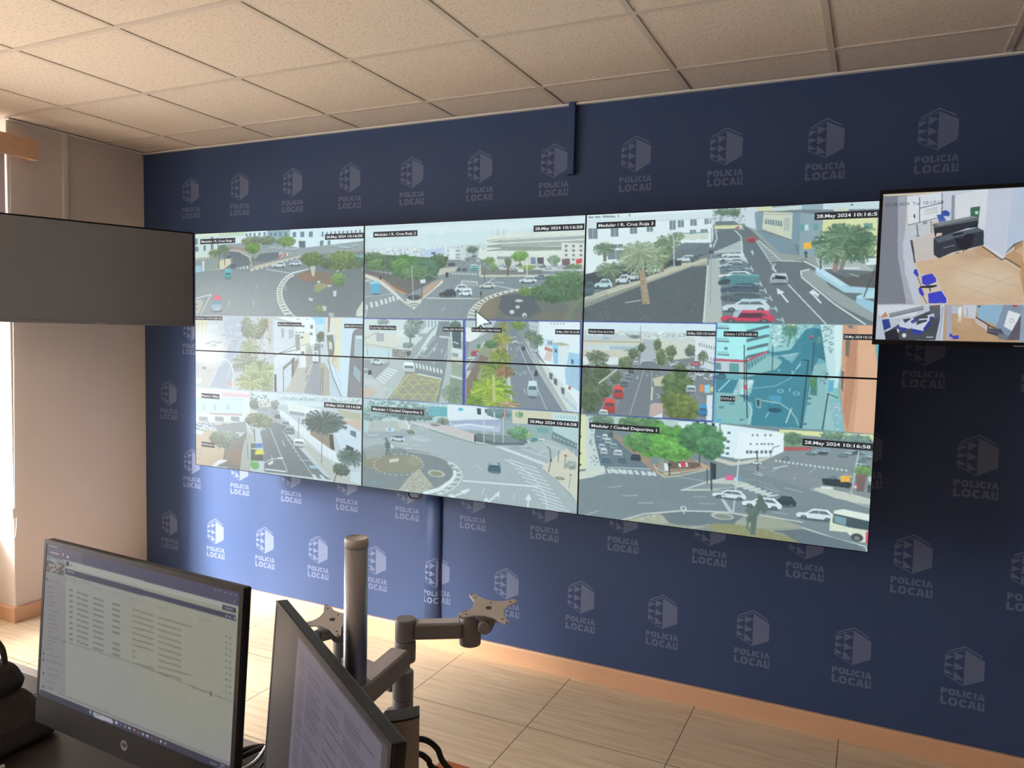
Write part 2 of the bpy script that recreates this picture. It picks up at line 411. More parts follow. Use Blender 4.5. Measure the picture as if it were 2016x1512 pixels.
# what each screen shows, window glare painted into the paler left wall feeds, in millimetres of glass (P polygon, L line, T tree crown, M palm, K car, E ellipse, Z stripes, G window grid, N specks, S soft patch)
WALL_DATA = '''F 0 0 1125 443 122 127 131
P 226 230 205 -2 -9 179 -2 357 -11 357 23 169 28 -2 23
P 222 233 235 176 17 357 4 518 0.9 518 79 176 70
P 205 216 190 176 0.1 357 -11 369 23 182 29
P 150 172 180 515 0.8 666 1 666 54 515 54
P 224 236 242 666 1 1120 1 1121 110 769 122 666 84
P 205 215 222 854 36 1120 32 1120 38 854 44
P 214 222 214 -2 23 169 17 169 132 -3 152
P 186 170 140 -3 133 82 130 169 117 169 127 -3 148
P 138 146 140 -3 148 149 131 215 138 228 195 -4 226
P 150 190 205 0.2 175 48 173 51 217 -0.2 224
P 215 220 220 55 149 72 149 71 212 58 212
P 214 205 170 -4 231 168 209 267 167 260 138 175 151 175 194 -4 216
P 212 208 186 -4 226 168 204 254 177 148 225 -4 246
P 110 130 142 3 28 23 28 23 62 2 62
P 110 130 142 49 37 72 36 72 55 49 55
P 110 130 142 66 66 83 66 83 95 65 96
P 110 130 142 120 24 138 24 138 43 119 44
P 110 130 142 119 61 139 60 139 89 119 90
P 110 130 142 4 72 29 72 29 98 4 99
P 110 130 142 369 14 381 14 381 30 369 30
P 110 130 142 394 13 407 12 407 28 394 29
P 110 130 142 423 14 436 13 436 30 423 30
P 110 130 142 457 12 470 12 470 31 457 31
P 110 130 142 491 11 504 11 504 30 491 30
P 110 130 142 531 15 549 15 549 33 531 34
P 110 130 142 561 16 579 16 579 34 561 35
P 110 130 142 594 15 612 15 612 35 594 36
P 110 130 142 630 16 648 16 648 37 630 37
P 110 130 142 683 18 706 18 706 43 684 43
P 110 130 142 733 18 758 18 758 44 733 44
P 110 130 142 788 19 812 19 812 46 788 46
P 110 130 142 868 23 879 22 879 47 868 47
G 120 136 146 9 1 0.45 0.9 888 24 1112 20 1112 42 888 39
P 96 106 116 722 63 765 64 766 98 727 97
P 116 130 140 857 67 880 65 877 96 857 97
P 116 130 140 905 66 922 66 922 90 905 90
P 150 155 155 176 65 518 61 739 99 1121 75 1121 123 769 132 469 157 254 86
K 190 205 212 506 79 16 7 0
K 190 205 212 549 92 21 7 0
K 190 205 212 597 95 17 7 0
K 190 205 212 645 99 19 7 0
K 190 205 212 693 103 24 7 0
K 190 205 212 950 92 26 7 0
K 190 205 212 988 99 25 7 0
K 190 205 212 1027 103 27 7 0
K 190 205 212 1065 95 24 7 0
P 190 178 158 247 95 318 95 401 132 420 180 401 191 394 141 318 107 247 102
P 168 130 118 254 76 318 83 407 97 407 107 318 95 254 86
P 98 104 108 247 102 318 109 376 132 401 156 401 179 214 195 267 172 280 144
P 100 106 110 420 156 506 162 598 144 597 114 469 120
P 200 180 160 401 188 444 180 737 133 740 142 419 203 401 207
P 222 224 220 594 118 609 118 612 146 598 148
P 208 60 70 599 125 608 125 608 146 599 146
P 215 225 225 621 121 654 121 654 133 628 135
P 214 74 84 627 121 642 121 642 134 629 135
P 125 130 132 -4 211 214 195 407 217 786 190 740 162 740 221 531 440 -6 446
Z 205 212 212 7 0.5 228 202 394 179 401 196 228 195
L 205 212 212 7 407 208 421 199
L 205 212 212 7 441 202 455 193
L 205 212 212 6 476 196 489 186
L 205 212 212 6 509 189 523 180
L 205 212 212 6 543 183 556 174
L 205 212 212 6 576 177 590 168
L 205 212 212 6 610 170 623 161
L 205 212 212 6 642 164 656 155
L 205 212 212 6 675 158 688 149
L 205 212 212 6 708 152 720 143
L 150 158 160 2 401 212 737 151
T 130 138 100 407 55 69 26
T 118 128 96 518 54 55 23
T 124 150 84 645 60 56 27
T 128 138 118 444 45 56 14
T 110 140 66 416 90 50 28
L 90 84 70 4 421 114 424 194
L 90 84 70 3 410 142 410 198
M 118 128 92 142 110 46 26
M 110 120 88 208 92 49 29
L 120 112 90 8 179 118 178 194
L 110 100 80 6 218 114 221 176
K 92 110 120 250 129 17 11 2
K 96 104 118 283 177 22 17 2
K 74 168 176 245 224 27 25 2
K 205 212 218 595 178 43 17 0
K 198 206 214 702 172 41 15 0
L 205 212 212 4 512 201 675 224
L 205 212 212 3 681 220 792 204
P 105 110 113 792 204 855 187 939 188 1104 209 1125 226 1128 437 703 442 640 385 619 326 628 284 670 243
P 120 104 90 699 225 786 213 940 224 995 234 951 277 734 267
S 150 100 72 787 240 75 23 70
S 140 100 74 918 268 50 18 60
P 118 124 124 681 230 734 217 786 208 652 257 616 302 613 339 646 385 706 442 628 443 586 386 575 330 583 284 622 243
P 214 210 190 675 226 693 234 685 237 666 229
P 214 210 190 659 232 678 240 670 243 650 236
P 214 210 190 643 238 664 245 657 251 634 245
P 214 210 190 628 250 652 256 645 261 620 256
P 214 210 190 613 261 640 266 636 272 608 267
P 214 210 190 604 272 632 276 628 282 599 279
P 214 210 190 595 284 625 286 622 293 592 291
P 214 210 190 589 297 620 298 618 304 586 304
P 214 210 190 583 309 616 309 616 316 583 316
P 214 210 190 583 322 616 321 616 327 583 329
P 214 210 190 583 335 616 332 618 339 584 342
P 214 210 190 584 347 619 344 621 350 585 355
P 214 210 190 586 360 622 356 626 361 588 367
P 214 210 190 591 372 628 366 632 372 593 378
P 214 210 190 595 383 634 376 640 384 600 390
P 214 210 190 604 396 645 390 651 398 609 403
P 214 210 190 613 409 655 404 664 413 621 417
P 214 210 190 627 424 672 420 681 429 634 432
L 220 225 222 5 786 204 675 226 643 238 613 261 595 284 583 309 583 335 586 360 595 383 613 409 640 438
L 220 225 222 5 693 234 664 245 640 266 625 286 616 309 616 332 622 356 634 376 655 404 688 436 703 442
L 190 185 160 10 809 195 818 238
P 190 185 165 795 190 832 191 824 240 810 240
P 170 165 150 940 197 962 220 1006 216 1017 194 990 207
T 98 116 66 809 155 69 34
T 104 120 66 995 168 104 46
T 88 104 70 900 179 45 27
T 90 110 78 1092 174 32 35
P 120 170 165 1071 141 1124 142 1124 157 1076 147
T 104 140 74 976 260 42 33
L 80 90 60 4 974 286 977 313
E 150 142 100 862 290 43 16
E 138 140 90 844 306 26 13
E 200 200 190 918 288 17 5
P 200 204 206 940 313 963 313 960 339 944 342
P 190 196 200 787 344 819 353 810 364 790 360
P 185 190 180 874 386 902 388 899 411 879 411
T 130 150 80 857 404 20 16
P 170 175 175 913 420 947 422 948 440 919 440
P 200 205 205 844 263 861 263 858 274 841 274
P 205 200 190 1124 359 1084 409 1079 436 1128 437
L 220 225 225 4 1090 434 1125 422
L 90 95 98 2 1073 361 1095 381
L 205 212 212 3 640 284 639 312
L 205 212 212 3 451 282 438 299
L 205 212 212 3 254 366 246 392
L 205 212 212 3 421 360 424 391
L 205 212 212 5 -5 354 120 329 43 438
P 172 166 152 -5 362 47 356 64 374 26 438 -5 438
E 120 118 110 12 384 16 4
E 120 118 110 9 408 14 4
E 88 92 96 162 415 44 13
P 214 72 92 133 361 138 339 168 332 189 337 194 361
P 92 130 150 128 361 195 361 197 383 126 383
P 140 160 175 126 383 197 383 195 410 167 417 125 413
L 220 225 228 3 141 412 184 409
F 0 443 562 832 196 196 200
P 214 206 176 -6 449 100 472 103 546 -7 623
P 228 222 200 -7 623 103 546 99 590 -8 713
G 190 182 150 3 1 0.35 1 12 478 100 477 96 556 7 593
P 172 180 196 210 449 343 443 356 584 317 652 291 750 232 835 98 828 246 591 213 510
P 200 194 200 113 590 252 567 98 833 5 832 6 772 10 732
P 206 196 190 5 832 6 772 146 638 200 588 226 592 105 827
S 242 238 240 65 596 129 94 80
S 250 248 250 112 649 115 69 70
Z 222 224 226 4 0.5 107 492 180 491 173 515 106 516
K 225 228 232 210 539 22 7 0
K 225 228 232 285 566 22 7 0
K 225 228 232 308 549 22 7 0
K 225 228 232 362 574 22 7 0
K 225 228 232 140 579 23 7 0
K 225 228 232 173 583 23 7 0
K 225 228 232 96 590 23 7 0
K 225 228 232 140 599 23 7 0
L 235 232 235 3 265 559 111 822
L 230 228 232 3 233 567 26 776
L 228 228 232 3 336 565 232 786
L 235 232 235 3 212 660 101 822
L 225 228 230 3 207 456 240 458
L 225 228 230 3 292 532 317 536 356 538
N 215 220 226 30 8 210 451 343 448 343 541 226 543
T 140 138 118 375 502 38 57
T 132 136 104 494 490 37 42
T 138 142 112 444 524 50 43
P 206 206 205 488 552 513 499 525 626 488 627
P 190 180 170 522 452 550 452 550 588 525 588
N 120 118 104 120 7 343 450 531 448 544 663 368 612
M 160 164 126 400 606 76 57
M 150 152 128 375 688 102 62
M 158 166 112 470 732 119 81
M 168 172 118 406 788 114 53
M 150 156 104 519 787 56 62
N 206 208 190 60 6 317 671 556 644 556 818 304 817
L 232 232 234 6 193 673 239 679 271 707 281 750 278 833
L 235 235 238 9 183 675 219 677
P 226 236 238 4 785 50 783 43 813 3 815
P 190 200 205 3 815 43 813 43 830 3 830
S 210 160 130 258 805 20 15 80
K 205 200 205 69 725 18 10 2
F 562 443 1125 832 200 208 212
P 236 240 242 562 445 828 442 835 571 701 639 562 634
P 150 208 240 802 442 894 441 883 497 869 507 840 471
P 190 226 244 840 485 886 470 880 511 852 516
P 190 188 182 556 443 706 473 706 487 562 459
P 206 214 222 562 457 703 482 707 583 562 634
P 150 160 168 612 503 630 505 630 548 613 554
P 158 164 170 662 508 674 510 674 554 663 559
P 158 164 170 678 508 690 509 690 545 679 551
P 98 112 122 744 484 763 484 763 495 744 495
P 98 112 122 800 483 817 483 817 501 800 501
P 98 112 122 797 522 814 521 814 533 797 533
P 98 112 122 706 519 719 519 719 525 706 525
P 98 112 122 727 519 739 518 739 525 727 525
P 98 112 122 746 518 763 518 763 524 746 525
P 98 112 122 712 452 718 452 718 457 712 457
P 98 112 122 722 452 728 452 728 457 722 457
P 98 112 122 779 453 785 453 785 457 779 457
P 150 148 140 703 533 733 528 736 610 707 620
P 226 222 196 736 532 797 517 797 576 771 584 739 587
P 90 80 66 736 546 754 539 754 550 739 553
P 196 190 170 736 587 800 572 801 626 772 637 736 638
P 230 232 230 736 592 771 586 772 696 737 698
P 120 120 118 742 617 763 616 763 632 742 633
P 216 222 228 562 644 707 588 713 639 568 714
L 120 120 120 4 562 644 707 588
L 80 84 90 3 574 636 707 611
P 204 212 222 566 714 707 643 713 703 654 813 630 828 563 832
P 80 78 76 566 742 580 739 582 831 566 832
P 120 116 112 623 702 680 663 680 677 629 716 631 828 624 829
P 106 98 92 680 658 701 648 701 746 681 779
P 150 130 120 695 676 722 652 725 675 701 746
P 186 180 170 713 703 778 696 812 672 767 828 630 828 660 799
P 176 170 160 772 637 800 581 815 617 813 681 778 701
P 150 150 158 818 672 861 670 871 833 761 828
P 130 134 140 829 576 864 575 867 670 815 672
P 110 118 96 840 530 886 515 889 560 858 570 841 562
T 96 104 76 866 534 23 20
P 176 168 150 861 670 887 669 922 704 925 830 877 833
L 70 66 60 3 870 697 868 834
L 70 66 60 3 882 692 880 833
L 80 80 80 4 785 696 772 724
L 80 80 80 4 785 737 772 765
P 232 236 240 817 613 852 612 852 665 817 666
P 150 160 170 821 619 847 618 847 634 821 635
L 90 95 100 2 834 621 834 664
E 100 104 110 834 669 22 5
K 220 224 228 875 579 10 12 2
K 190 190 120 834 591 7 6 2
P 222 220 206 894 443 964 442 965 527 909 528 897 493
P 130 124 118 911 443 925 443 920 515 909 519
P 120 112 106 903 533 942 528 957 630 918 650
P 216 212 200 917 560 937 568 938 604 918 596
P 228 222 186 964 442 997 442 998 526 989 710 944 649 965 532
P 214 206 186 921 632 982 630 983 719 921 672
S 206 150 130 950 648 12 14 60
P 206 224 238 997 442 1125 443 1130 832 996 835 921 686 927 667 989 719
P 190 202 216 927 686 996 831 928 830 921 695
L 110 112 116 5 912 650 944 739 998 831
L 150 158 164 2 938 658 995 781
P 124 120 124 1059 525 1069 505 1096 494 1126 493 1130 832 1032 833 1044 663
P 166 184 192 1075 529 1121 526 1122 642 1071 626
P 206 226 232 1083 533 1116 533 1116 544 1083 544
P 150 170 184 1071 671 1112 705 1110 762 1069 724
L 176 176 180 2 1050 734 1130 801
L 176 176 180 2 1050 754 1130 821
L 176 176 180 2 1050 774 1130 841
L 176 176 180 2 1051 794 1130 861
L 176 176 180 2 1051 814 1131 881
F 0 832 1125 1267 192 200 206
P 226 232 234 0.4 837 394 838 400 956 342 1003 -1 1028
P 236 214 218 0.3 847 394 845 394 860 0.2 859
P 226 196 200 198 853 394 856 394 874 198 876
P 208 226 234 -0.1 897 355 881 342 960 -0.7 975
L 160 176 186 2 -0.1 899 349 882
L 170 180 190 2 -0.7 975 349 959
P 176 196 206 53 929 73 928 73 958 53 959
P 176 196 206 138 924 158 923 158 952 138 953
P 176 196 206 231 918 251 918 251 946 231 947
L 200 150 160 8 110 976 342 967
P 150 150 156 28 996 93 995 93 1021 28 1021
P 150 150 156 148 987 211 987 211 1013 148 1012
P 150 150 156 264 979 326 979 326 1004 264 1004
K 215 222 228 28 1036 35 10 0
K 220 226 230 80 1025 38 10 0
K 205 210 216 124 1034 34 10 0
K 200 208 216 28 1056 32 10 0
K 224 214 130 211 1028 40 10 0
K 130 128 134 277 1023 33 10 0
K 205 210 214 332 1028 23 10 0
K 226 228 232 76 1062 41 10 0
K 140 140 145 211 1052 40 10 0
P 150 150 154 144 1037 368 1001 381 1059 164 1068
P 212 226 230 413 837 1114 836 1114 885 767 894 606 895 406 888
P 190 208 210 593 858 1111 850 1111 863 593 872
N 150 160 160 60 9 593 853 1111 841 1111 854 593 867
P 226 232 230 654 873 767 892 768 945 660 933
P 140 150 160 663 924 767 929 768 944 672 942
P 232 236 238 767 894 889 904 890 964 768 973
P 212 206 196 406 888 600 876 603 918 406 999
P 162 168 174 457 918 569 911 624 983 600 1051 488 1041 444 996
N 120 126 124 90 9 400 845 600 862 600 947 400 932
T 120 136 120 429 906 32 31
T 150 160 150 569 897 28 24
L 130 130 120 3 572 911 572 939
P 116 120 124 470 1047 488 1036 630 1030 892 1235 943 1253 656 1255 501 1256 489 1108
P 120 122 126 520 1019 569 987 630 1001 691 1044 630 1039 520 1053
P 188 186 178 603 923 648 944 703 1043 1116 1262 960 1263 691 1044 600 947
P 226 232 236 606 923 630 931 1004 1132 999 1174 891 1134 715 1023 630 964 603 956
L 180 190 198 2 630 945 634 978
L 180 190 198 2 662 963 666 996
L 180 190 198 2 694 982 698 1014
L 180 190 198 2 726 1000 730 1032
L 180 190 198 2 757 1018 761 1050
L 180 190 198 2 789 1036 792 1068
L 180 190 198 2 820 1054 823 1086
L 180 190 198 2 851 1072 854 1104
L 180 190 198 2 881 1090 885 1121
L 180 190 198 2 912 1107 916 1139
L 180 190 198 2 942 1124 946 1156
L 180 190 198 2 972 1142 976 1174
P 180 176 150 968 895 1115 908 1115 939 1002 938
P 206 178 156 946 951 1115 939 1116 992 1025 963
P 206 220 232 969 986 1036 967 1116 1001 1117 1100 1004 1101 958 1023
P 96 110 120 1053 995 1088 999 1089 1030 1053 1017
P 60 62 66 1029 1069 1076 1081 1073 1099 1026 1094
P 150 128 112 803 989 878 1001 947 1051 948 1106 803 1035
P 74 66 56 924 1025 947 1024 959 1105 930 1094
M 84 98 92 890 964 143 64
M 70 86 78 878 978 109 46
M 84 102 92 1049 1128 83 50
T 88 104 88 999 1197 51 32
L 90 88 76 5 971 1218 955 1266
P 200 214 222 1060 1204 1115 1194 1116 1257 1056 1250
T 124 128 100 463 987 95 36
T 130 138 118 520 1000 44 19
L 90 88 76 7 429 1036 432 1103
L 90 88 76 4 429 1060 406 1028
P 206 178 152 -2 1078 144 1067 316 1172 204 1231 136 1265 -3 1269
T 132 140 126 231 1110 113 50
T 120 126 104 164 1106 61 35
L 120 104 80 8 224 1155 210 1221
P 128 122 116 224 1160 368 1060 374 1069 329 1264 163 1260 210 1226
N 206 200 190 50 5 76 1093 316 1074 316 1152 75 1173
P 150 126 108 244 1168 348 1144 329 1239 210 1231
P 178 178 170 374 1059 419 1061 419 1114 400 1262 329 1264 342 1169
P 226 230 232 177 1222 237 1218 224 1230 143 1262 122 1262
P 226 230 232 -2 1076 62 1074 48 1095 -2 1094
P 220 222 222 143 1262 237 1259 237 1268 143 1268
L 90 94 98 4 377 1112 387 1199
L 84 84 84 4 371 1060 374 1098
P 90 120 190 437 1112 487 1106 487 1130 438 1136
P 96 100 98 406 1115 438 1110 438 1136 406 1139
P 84 88 80 406 1144 489 1146 495 1199 406 1207
P 224 212 70 435 1154 463 1140 495 1146 497 1164 435 1172
E 110 170 90 433 1227 33 24
E 150 190 130 435 1209 22 7
P 120 124 126 507 1020 520 1019 508 1256 501 1256
L 215 220 222 4 535 1018 655 1241
L 205 210 214 3 624 1030 834 1260
L 222 226 228 7 508 1242 646 1241
L 200 204 206 3 748 1173 822 1168
L 212 216 218 4 640 1053 646 1061
L 212 216 218 4 656 1072 662 1080
L 212 216 218 4 672 1090 678 1098
L 212 216 218 4 689 1109 695 1117
L 212 216 218 4 705 1128 711 1136
L 212 216 218 4 721 1147 727 1155
L 212 216 218 4 737 1166 743 1174
L 212 216 218 4 548 1165 554 1188
P 212 216 218 520 1211 557 1188 560 1207 532 1219
L 212 216 218 4 620 1080 640 1112
P 150 190 210 795 1194 848 1191 851 1206 804 1207
E 150 190 215 825 1199 26 7
Z 214 218 220 2 0.4 816 1238 903 1234 938 1254 834 1262
L 106 110 114 4 729 952 727 1060
L 106 110 114 4 878 992 877 1177
K 168 184 192 642 991 28 19 2
K 150 158 160 670 1022 33 21 2
K 226 232 236 732 1085 37 22 2
K 120 112 114 588 957 21 12 2
L 214 218 220 4 463 1265 489 1214 545 1185 619 1174
L 236 240 240 7 594 1175 625 1173
L 200 206 206 3 381 1039 400 1014 451 1004
L 130 112 92 2 0.5 1180 48 1180
L 130 112 92 2 0.3 1202 48 1202
L 130 112 92 2 0.1 1230 47 1230
F 1125 0 2250 443 128 136 140
P 214 228 228 1127 3 2248 -1 2253 141 1667 125 1128 121
P 222 234 236 1127 24 2249 10 2250 48 1127 57
P 206 214 216 1131 108 1320 110 1464 117 1782 106 1783 168 1132 154
N 120 136 148 160 6 1135 122 1464 125 1759 113 1760 158 1135 149
N 240 244 244 160 8 1135 114 1464 120 1759 110 1760 148 1135 146
P 186 204 228 1454 125 1570 123 1570 158 1464 159
P 224 228 224 1576 123 1676 121 1686 176 1577 174
P 206 212 210 1626 122 1682 122 1683 176 1630 175
P 70 78 100 1501 139 1525 139 1522 150 1501 146
P 130 138 142 1585 131 1595 131 1596 137 1585 137
P 130 138 142 1585 148 1596 149 1596 155 1585 155
P 130 138 142 1585 161 1596 162 1596 168 1585 167
P 130 138 142 1632 132 1643 132 1643 138 1632 138
P 130 138 142 1632 150 1643 150 1643 156 1632 156
P 130 138 142 1633 162 1643 163 1643 169 1633 168
P 130 138 142 1641 132 1651 132 1652 138 1641 138
P 130 138 142 1641 150 1652 150 1652 156 1641 156
P 130 138 142 1642 163 1652 163 1652 169 1642 169
P 178 186 186 1681 116 1753 113 1749 162 1686 176
T 110 124 106 1716 132 29 15
P 226 228 216 1787 89 1809 75 1875 65 1930 62 2000 68 2248 64 2254 235 1829 209 1749 167 1748 147 1788 128
P 150 156 152 1787 94 1859 88 2249 83 2249 101 1860 106 1787 102
G 206 210 204 46 1 0.3 0.95 1860 90 2249 84 2249 100 1860 106
P 150 156 152 1787 117 1860 111 2250 108 2250 126 1860 128 1788 124
G 206 210 204 46 1 0.3 0.95 1860 113 2250 110 2250 125 1860 128
P 150 156 152 1788 137 1860 131 2250 129 2251 145 1861 146 1788 142
G 206 210 204 46 1 0.3 0.95 1861 133 2250 131 2251 144 1861 146
P 150 150 140 1860 123 2144 131 2144 145 1861 139
P 226 222 214 2143 114 2250 120 2253 216 2146 205
G 120 122 122 3 4 0.35 0.5 2148 119 2248 122 2250 197 2151 195
L 236 236 228 4 1788 143 1861 143 2251 160
L 236 236 228 4 1781 101 1860 92 2249 85
L 226 228 220 3 1748 142 1833 159
L 226 228 220 3 1748 149 1834 168
L 226 228 220 3 1748 156 1834 177
L 226 228 220 3 1749 163 1834 186
L 226 228 220 3 1749 170 1834 195
L 180 186 186 2 1836 47 1837 76
L 180 186 186 2 1844 47 1845 76
L 180 186 186 2 1867 48 1868 77
L 180 186 186 2 1875 48 1876 77
L 180 186 186 2 2005 53 2006 81
L 180 186 186 2 1814 46 1814 75
P 206 206 196 1839 164 2024 169 2026 202 1840 199
G 110 114 120 7 1 0.6 0.8 1839 164 1911 166 1912 181 1840 179
P 120 130 160 2003 173 2027 174 2028 203 2004 202
P 118 92 104 2148 183 2184 182 2185 212 2149 212
P 214 70 80 2212 185 2237 183 2238 202 2212 204
P 90 84 90 2033 174 2064 174 2065 203 2034 203
P 198 200 196 1928 201 2253 216 2254 235 1863 229 1840 209
K 196 204 208 1862 202 18 7 0
K 150 158 164 1891 208 18 7 0
K 206 210 212 1920 215 18 7 0
K 126 132 138 1948 204 17 7 0
K 196 204 208 1976 210 17 7 0
K 150 158 164 2004 216 17 7 0
K 206 210 212 2032 205 17 7 0
K 126 132 138 2060 211 17 7 0
K 196 204 208 2087 218 17 7 0
K 150 158 164 2114 206 17 7 0
K 206 210 212 2141 213 16 7 0
K 126 132 138 2168 219 16 7 0
K 196 204 208 2194 208 16 7 0
K 150 158 164 2221 214 16 7 0
P 120 120 116 1755 200 1801 223 2058 227 2059 251 1756 248
P 200 196 178 1750 202 1761 200 1762 245 2059 247 2254 245 2254 256 1762 255 1751 248
M 128 150 92 1800 184 34 20
T 128 150 100 1824 214 25 17
T 122 160 82 1949 167 41 22
L 100 96 76 4 1952 187 1953 204
L 104 92 72 9 1896 200 1894 249
T 110 124 88 1895 190 16 20
T 140 160 130 2109 185 31 19
T 150 170 90 1988 215 38 11
M 120 140 100 2208 215 36 14
L 190 194 190 4 2103 194 2104 237
L 214 220 218 4 1985 192 1988 248
P 214 222 222 1943 225 1970 225 1970 235 1943 235
P 132 140 142 1686 176 1749 172 1753 233 1728 247 1545 240 1640 206
K 196 204 206 1706 166 15 9 2
K 150 158 162 1688 174 12 9 2
K 180 188 190 1674 184 13 9 2
K 130 138 140 1726 162 13 9 2
K 160 166 168 1735 177 14 9 2
K 200 206 206 1744 187 12 9 2
K 96 102 108 1646 218 14 9 2
K 104 110 116 1678 219 14 9 2
K 188 206 208 1727 207 21 9 2
K 110 190 190 1727 217 20 9 2
K 92 90 96 1610 195 20 9 2
Z 205 212 212 9 0.5 1614 233 1745 238 1745 246 1611 240
P 190 186 168 1544 214 1645 206 1634 226 1545 245 1527 235
P 92 88 86 1133 213 1303 242 1545 256 1368 338 1304 306 1133 230
P 78 96 74 1132 143 1237 143 1585 169 1574 205 1526 224 1290 226 1133 213
T 84 110 72 1178 160 72 27
T 92 128 76 1205 188 59 26
T 76 98 70 1302 179 77 29
T 80 100 70 1544 178 48 31
T 72 118 62 1366 201 91 53
T 78 110 84 1465 218 80 49
T 90 122 76 1416 233 75 31
T 98 140 70 1334 185 44 21
L 84 74 64 4 1325 264 1327 306
L 84 74 64 4 1264 221 1266 263
L 84 74 64 4 1238 215 1240 258
P 176 142 118 1133 230 1232 255 1297 296 1380 328 1355 332 1304 312 1219 268 1133 246
P 214 206 190 1133 235 1166 241 1232 268 1297 311 1368 370 1407 399 1356 370 1291 327 1219 279 1133 248
P 124 86 66 1284 274 1323 290 1374 320 1361 325 1304 301
P 180 150 130 1455 312 1509 276 1569 261 1564 274 1492 322 1456 354
P 226 222 205 1564 266 1568 276 1443 364 1413 402 1403 396 1440 359 1516 307
P 122 112 104 1368 343 1455 328 1459 354 1368 362
E 214 206 190 1412 356 47 13
E 60 64 74 1412 346 39 14
P 206 206 196 1362 364 1456 364 1413 401
L 110 114 116 5 1387 378 1412 372 1437 377
L 110 114 116 5 1397 388 1412 383 1428 388
L 180 184 182 4 1397 202 1408 358
L 80 80 80 5 1454 249 1455 343
L 130 134 132 3 1454 252 1490 239 1515 242
P 214 220 222 1442 265 1472 260 1474 278 1448 281
P 50 52 56 1580 231 1594 232 1594 254 1580 253
P 50 52 56 1215 241 1228 242 1229 260 1216 260
P 206 214 214 1138 382 1149 382 1150 403 1138 406
P 206 212 212 1161 368 1174 368 1182 392 1168 394
P 206 212 212 1191 363 1203 363 1212 387 1197 389
P 206 212 212 1220 355 1233 355 1241 378 1226 381
P 206 212 212 1244 350 1257 350 1265 373 1251 376
P 206 212 212 1268 343 1280 343 1288 366 1274 368
P 206 212 212 1288 338 1300 338 1308 361 1294 363
P 206 212 212 1310 332 1323 332 1331 355 1317 357
L 205 212 212 2 1134 341 1298 327
L 205 212 212 5 1145 409 1135 439
P 150 200 206 1159 270 1216 267 1219 280 1161 283
P 70 164 200 1167 281 1218 279 1221 327 1171 330
E 70 76 80 1197 330 33 4
K 206 212 216 1148 265 17 9 0
P 206 204 196 1661 270 1667 268 1746 274 1746 293 1729 298 1659 295
L 120 128 130 3 1667 272 1740 282
L 120 128 130 3 1669 278 1740 286
L 120 128 130 3 1671 283 1740 291
L 120 128 130 3 1673 289 1740 295
L 120 128 130 3 1675 294 1740 300
L 214 218 214 4 1480 348 1762 351
L 214 218 214 3 1831 292 1945 313
L 205 212 212 3 1797 278 1830 258
L 205 212 212 3 1581 390 1563 405
L 205 212 212 3 1831 278 1876 281
L 90 88 84 4 1779 228 1780 278
L 76 74 72 4 1764 323 1765 373
P 60 60 62 1759 318 1768 318 1769 336 1760 336
K 52 56 62 1592 325 45 20 0
K 208 216 220 1674 303 44 18 1
K 220 228 232 1686 323 34 17 0
K 206 206 200 1794 291 41 15 0
K 214 220 222 1992 268 42 16 0
K 120 132 144 2048 257 28 10 0
P 106 104 98 1759 368 1843 328 2007 304 2246 310 2250 440 1747 443 1737 409
S 140 120 92 1805 378 74 50 70
S 134 116 90 1789 418 51 30 70
P 84 88 92 1866 338 2008 328 2063 406 2011 436 1890 422 1853 393
S 122 110 92 2116 425 115 24 70
P 214 212 200 2007 302 2012 308 1995 310 1989 304
P 214 212 200 1977 305 1983 312 1965 314 1960 307
P 214 212 200 1948 309 1953 316 1937 319 1931 311
P 214 212 200 1920 312 1926 320 1910 323 1904 314
P 214 212 200 1893 316 1899 324 1884 328 1876 320
P 214 212 200 1865 322 1874 331 1859 335 1849 326
P 214 212 200 1838 328 1849 338 1836 343 1824 333
P 214 212 200 1815 336 1827 346 1813 350 1802 340
P 214 212 200 1793 343 1804 353 1796 359 1781 349
P 214 212 200 1773 353 1790 363 1782 369 1761 359
P 214 212 200 1753 363 1776 373 1772 379 1745 369
P 214 212 200 1739 374 1768 383 1763 390 1731 380
P 214 212 200 1725 384 1760 394 1756 400 1719 391
P 214 212 200 1715 396 1753 405 1749 412 1709 404
P 214 212 200 1705 409 1746 416 1744 424 1703 419
P 214 212 200 1701 426 1742 430 1740 438 1699 436
L 220 222 216 3 2007 302 1948 309 1893 316 1838 328 1793 343 1753 363 1725 384 1705 409 1697 442
L 200 198 186 3 2012 308 1953 316 1899 324 1849 338 1804 353 1776 373 1760 394 1746 416 1738 443
E 190 192 188 1952 359 21 7
E 190 192 188 1946 386 12 8
E 200 202 198 1919 408 13 10
E 206 208 204 1980 422 12 11
E 60 62 64 1981 426 6 4
T 112 136 76 1980 319 32 20
T 86 112 76 2045 324 37 34
T 90 116 80 2159 300 98 62
T 98 124 84 2204 258 41 24
T 82 108 74 2114 338 57 29
L 96 104 80 4 2032 338 2036 377
P 112 118 96 2161 357 2192 367 2217 357 2247 343 2248 362 2208 395 2199 438 2169 439 2188 395
F 1125 443 1685 832 176 184 182
P 206 216 216 1129 445 1680 446 1682 540 1435 589 1131 631
P 196 204 196 1130 532 1301 555 1353 575 1302 593 1289 626 1131 626
P 214 212 200 1130 510 1307 518 1352 554 1295 585 1150 576
P 192 214 220 1130 587 1289 593 1296 628 1131 631
P 160 166 168 1200 517 1245 516 1246 554 1203 555
P 220 224 220 1320 499 1370 498 1371 530 1320 531
P 150 160 164 1440 512 1492 511 1490 529 1440 528
P 150 166 170 1470 451 1479 452 1480 482 1471 482
P 150 166 170 1488 451 1497 452 1498 482 1490 481
P 150 166 170 1506 451 1516 452 1516 482 1508 481
P 150 166 170 1525 450 1534 451 1534 481 1527 480
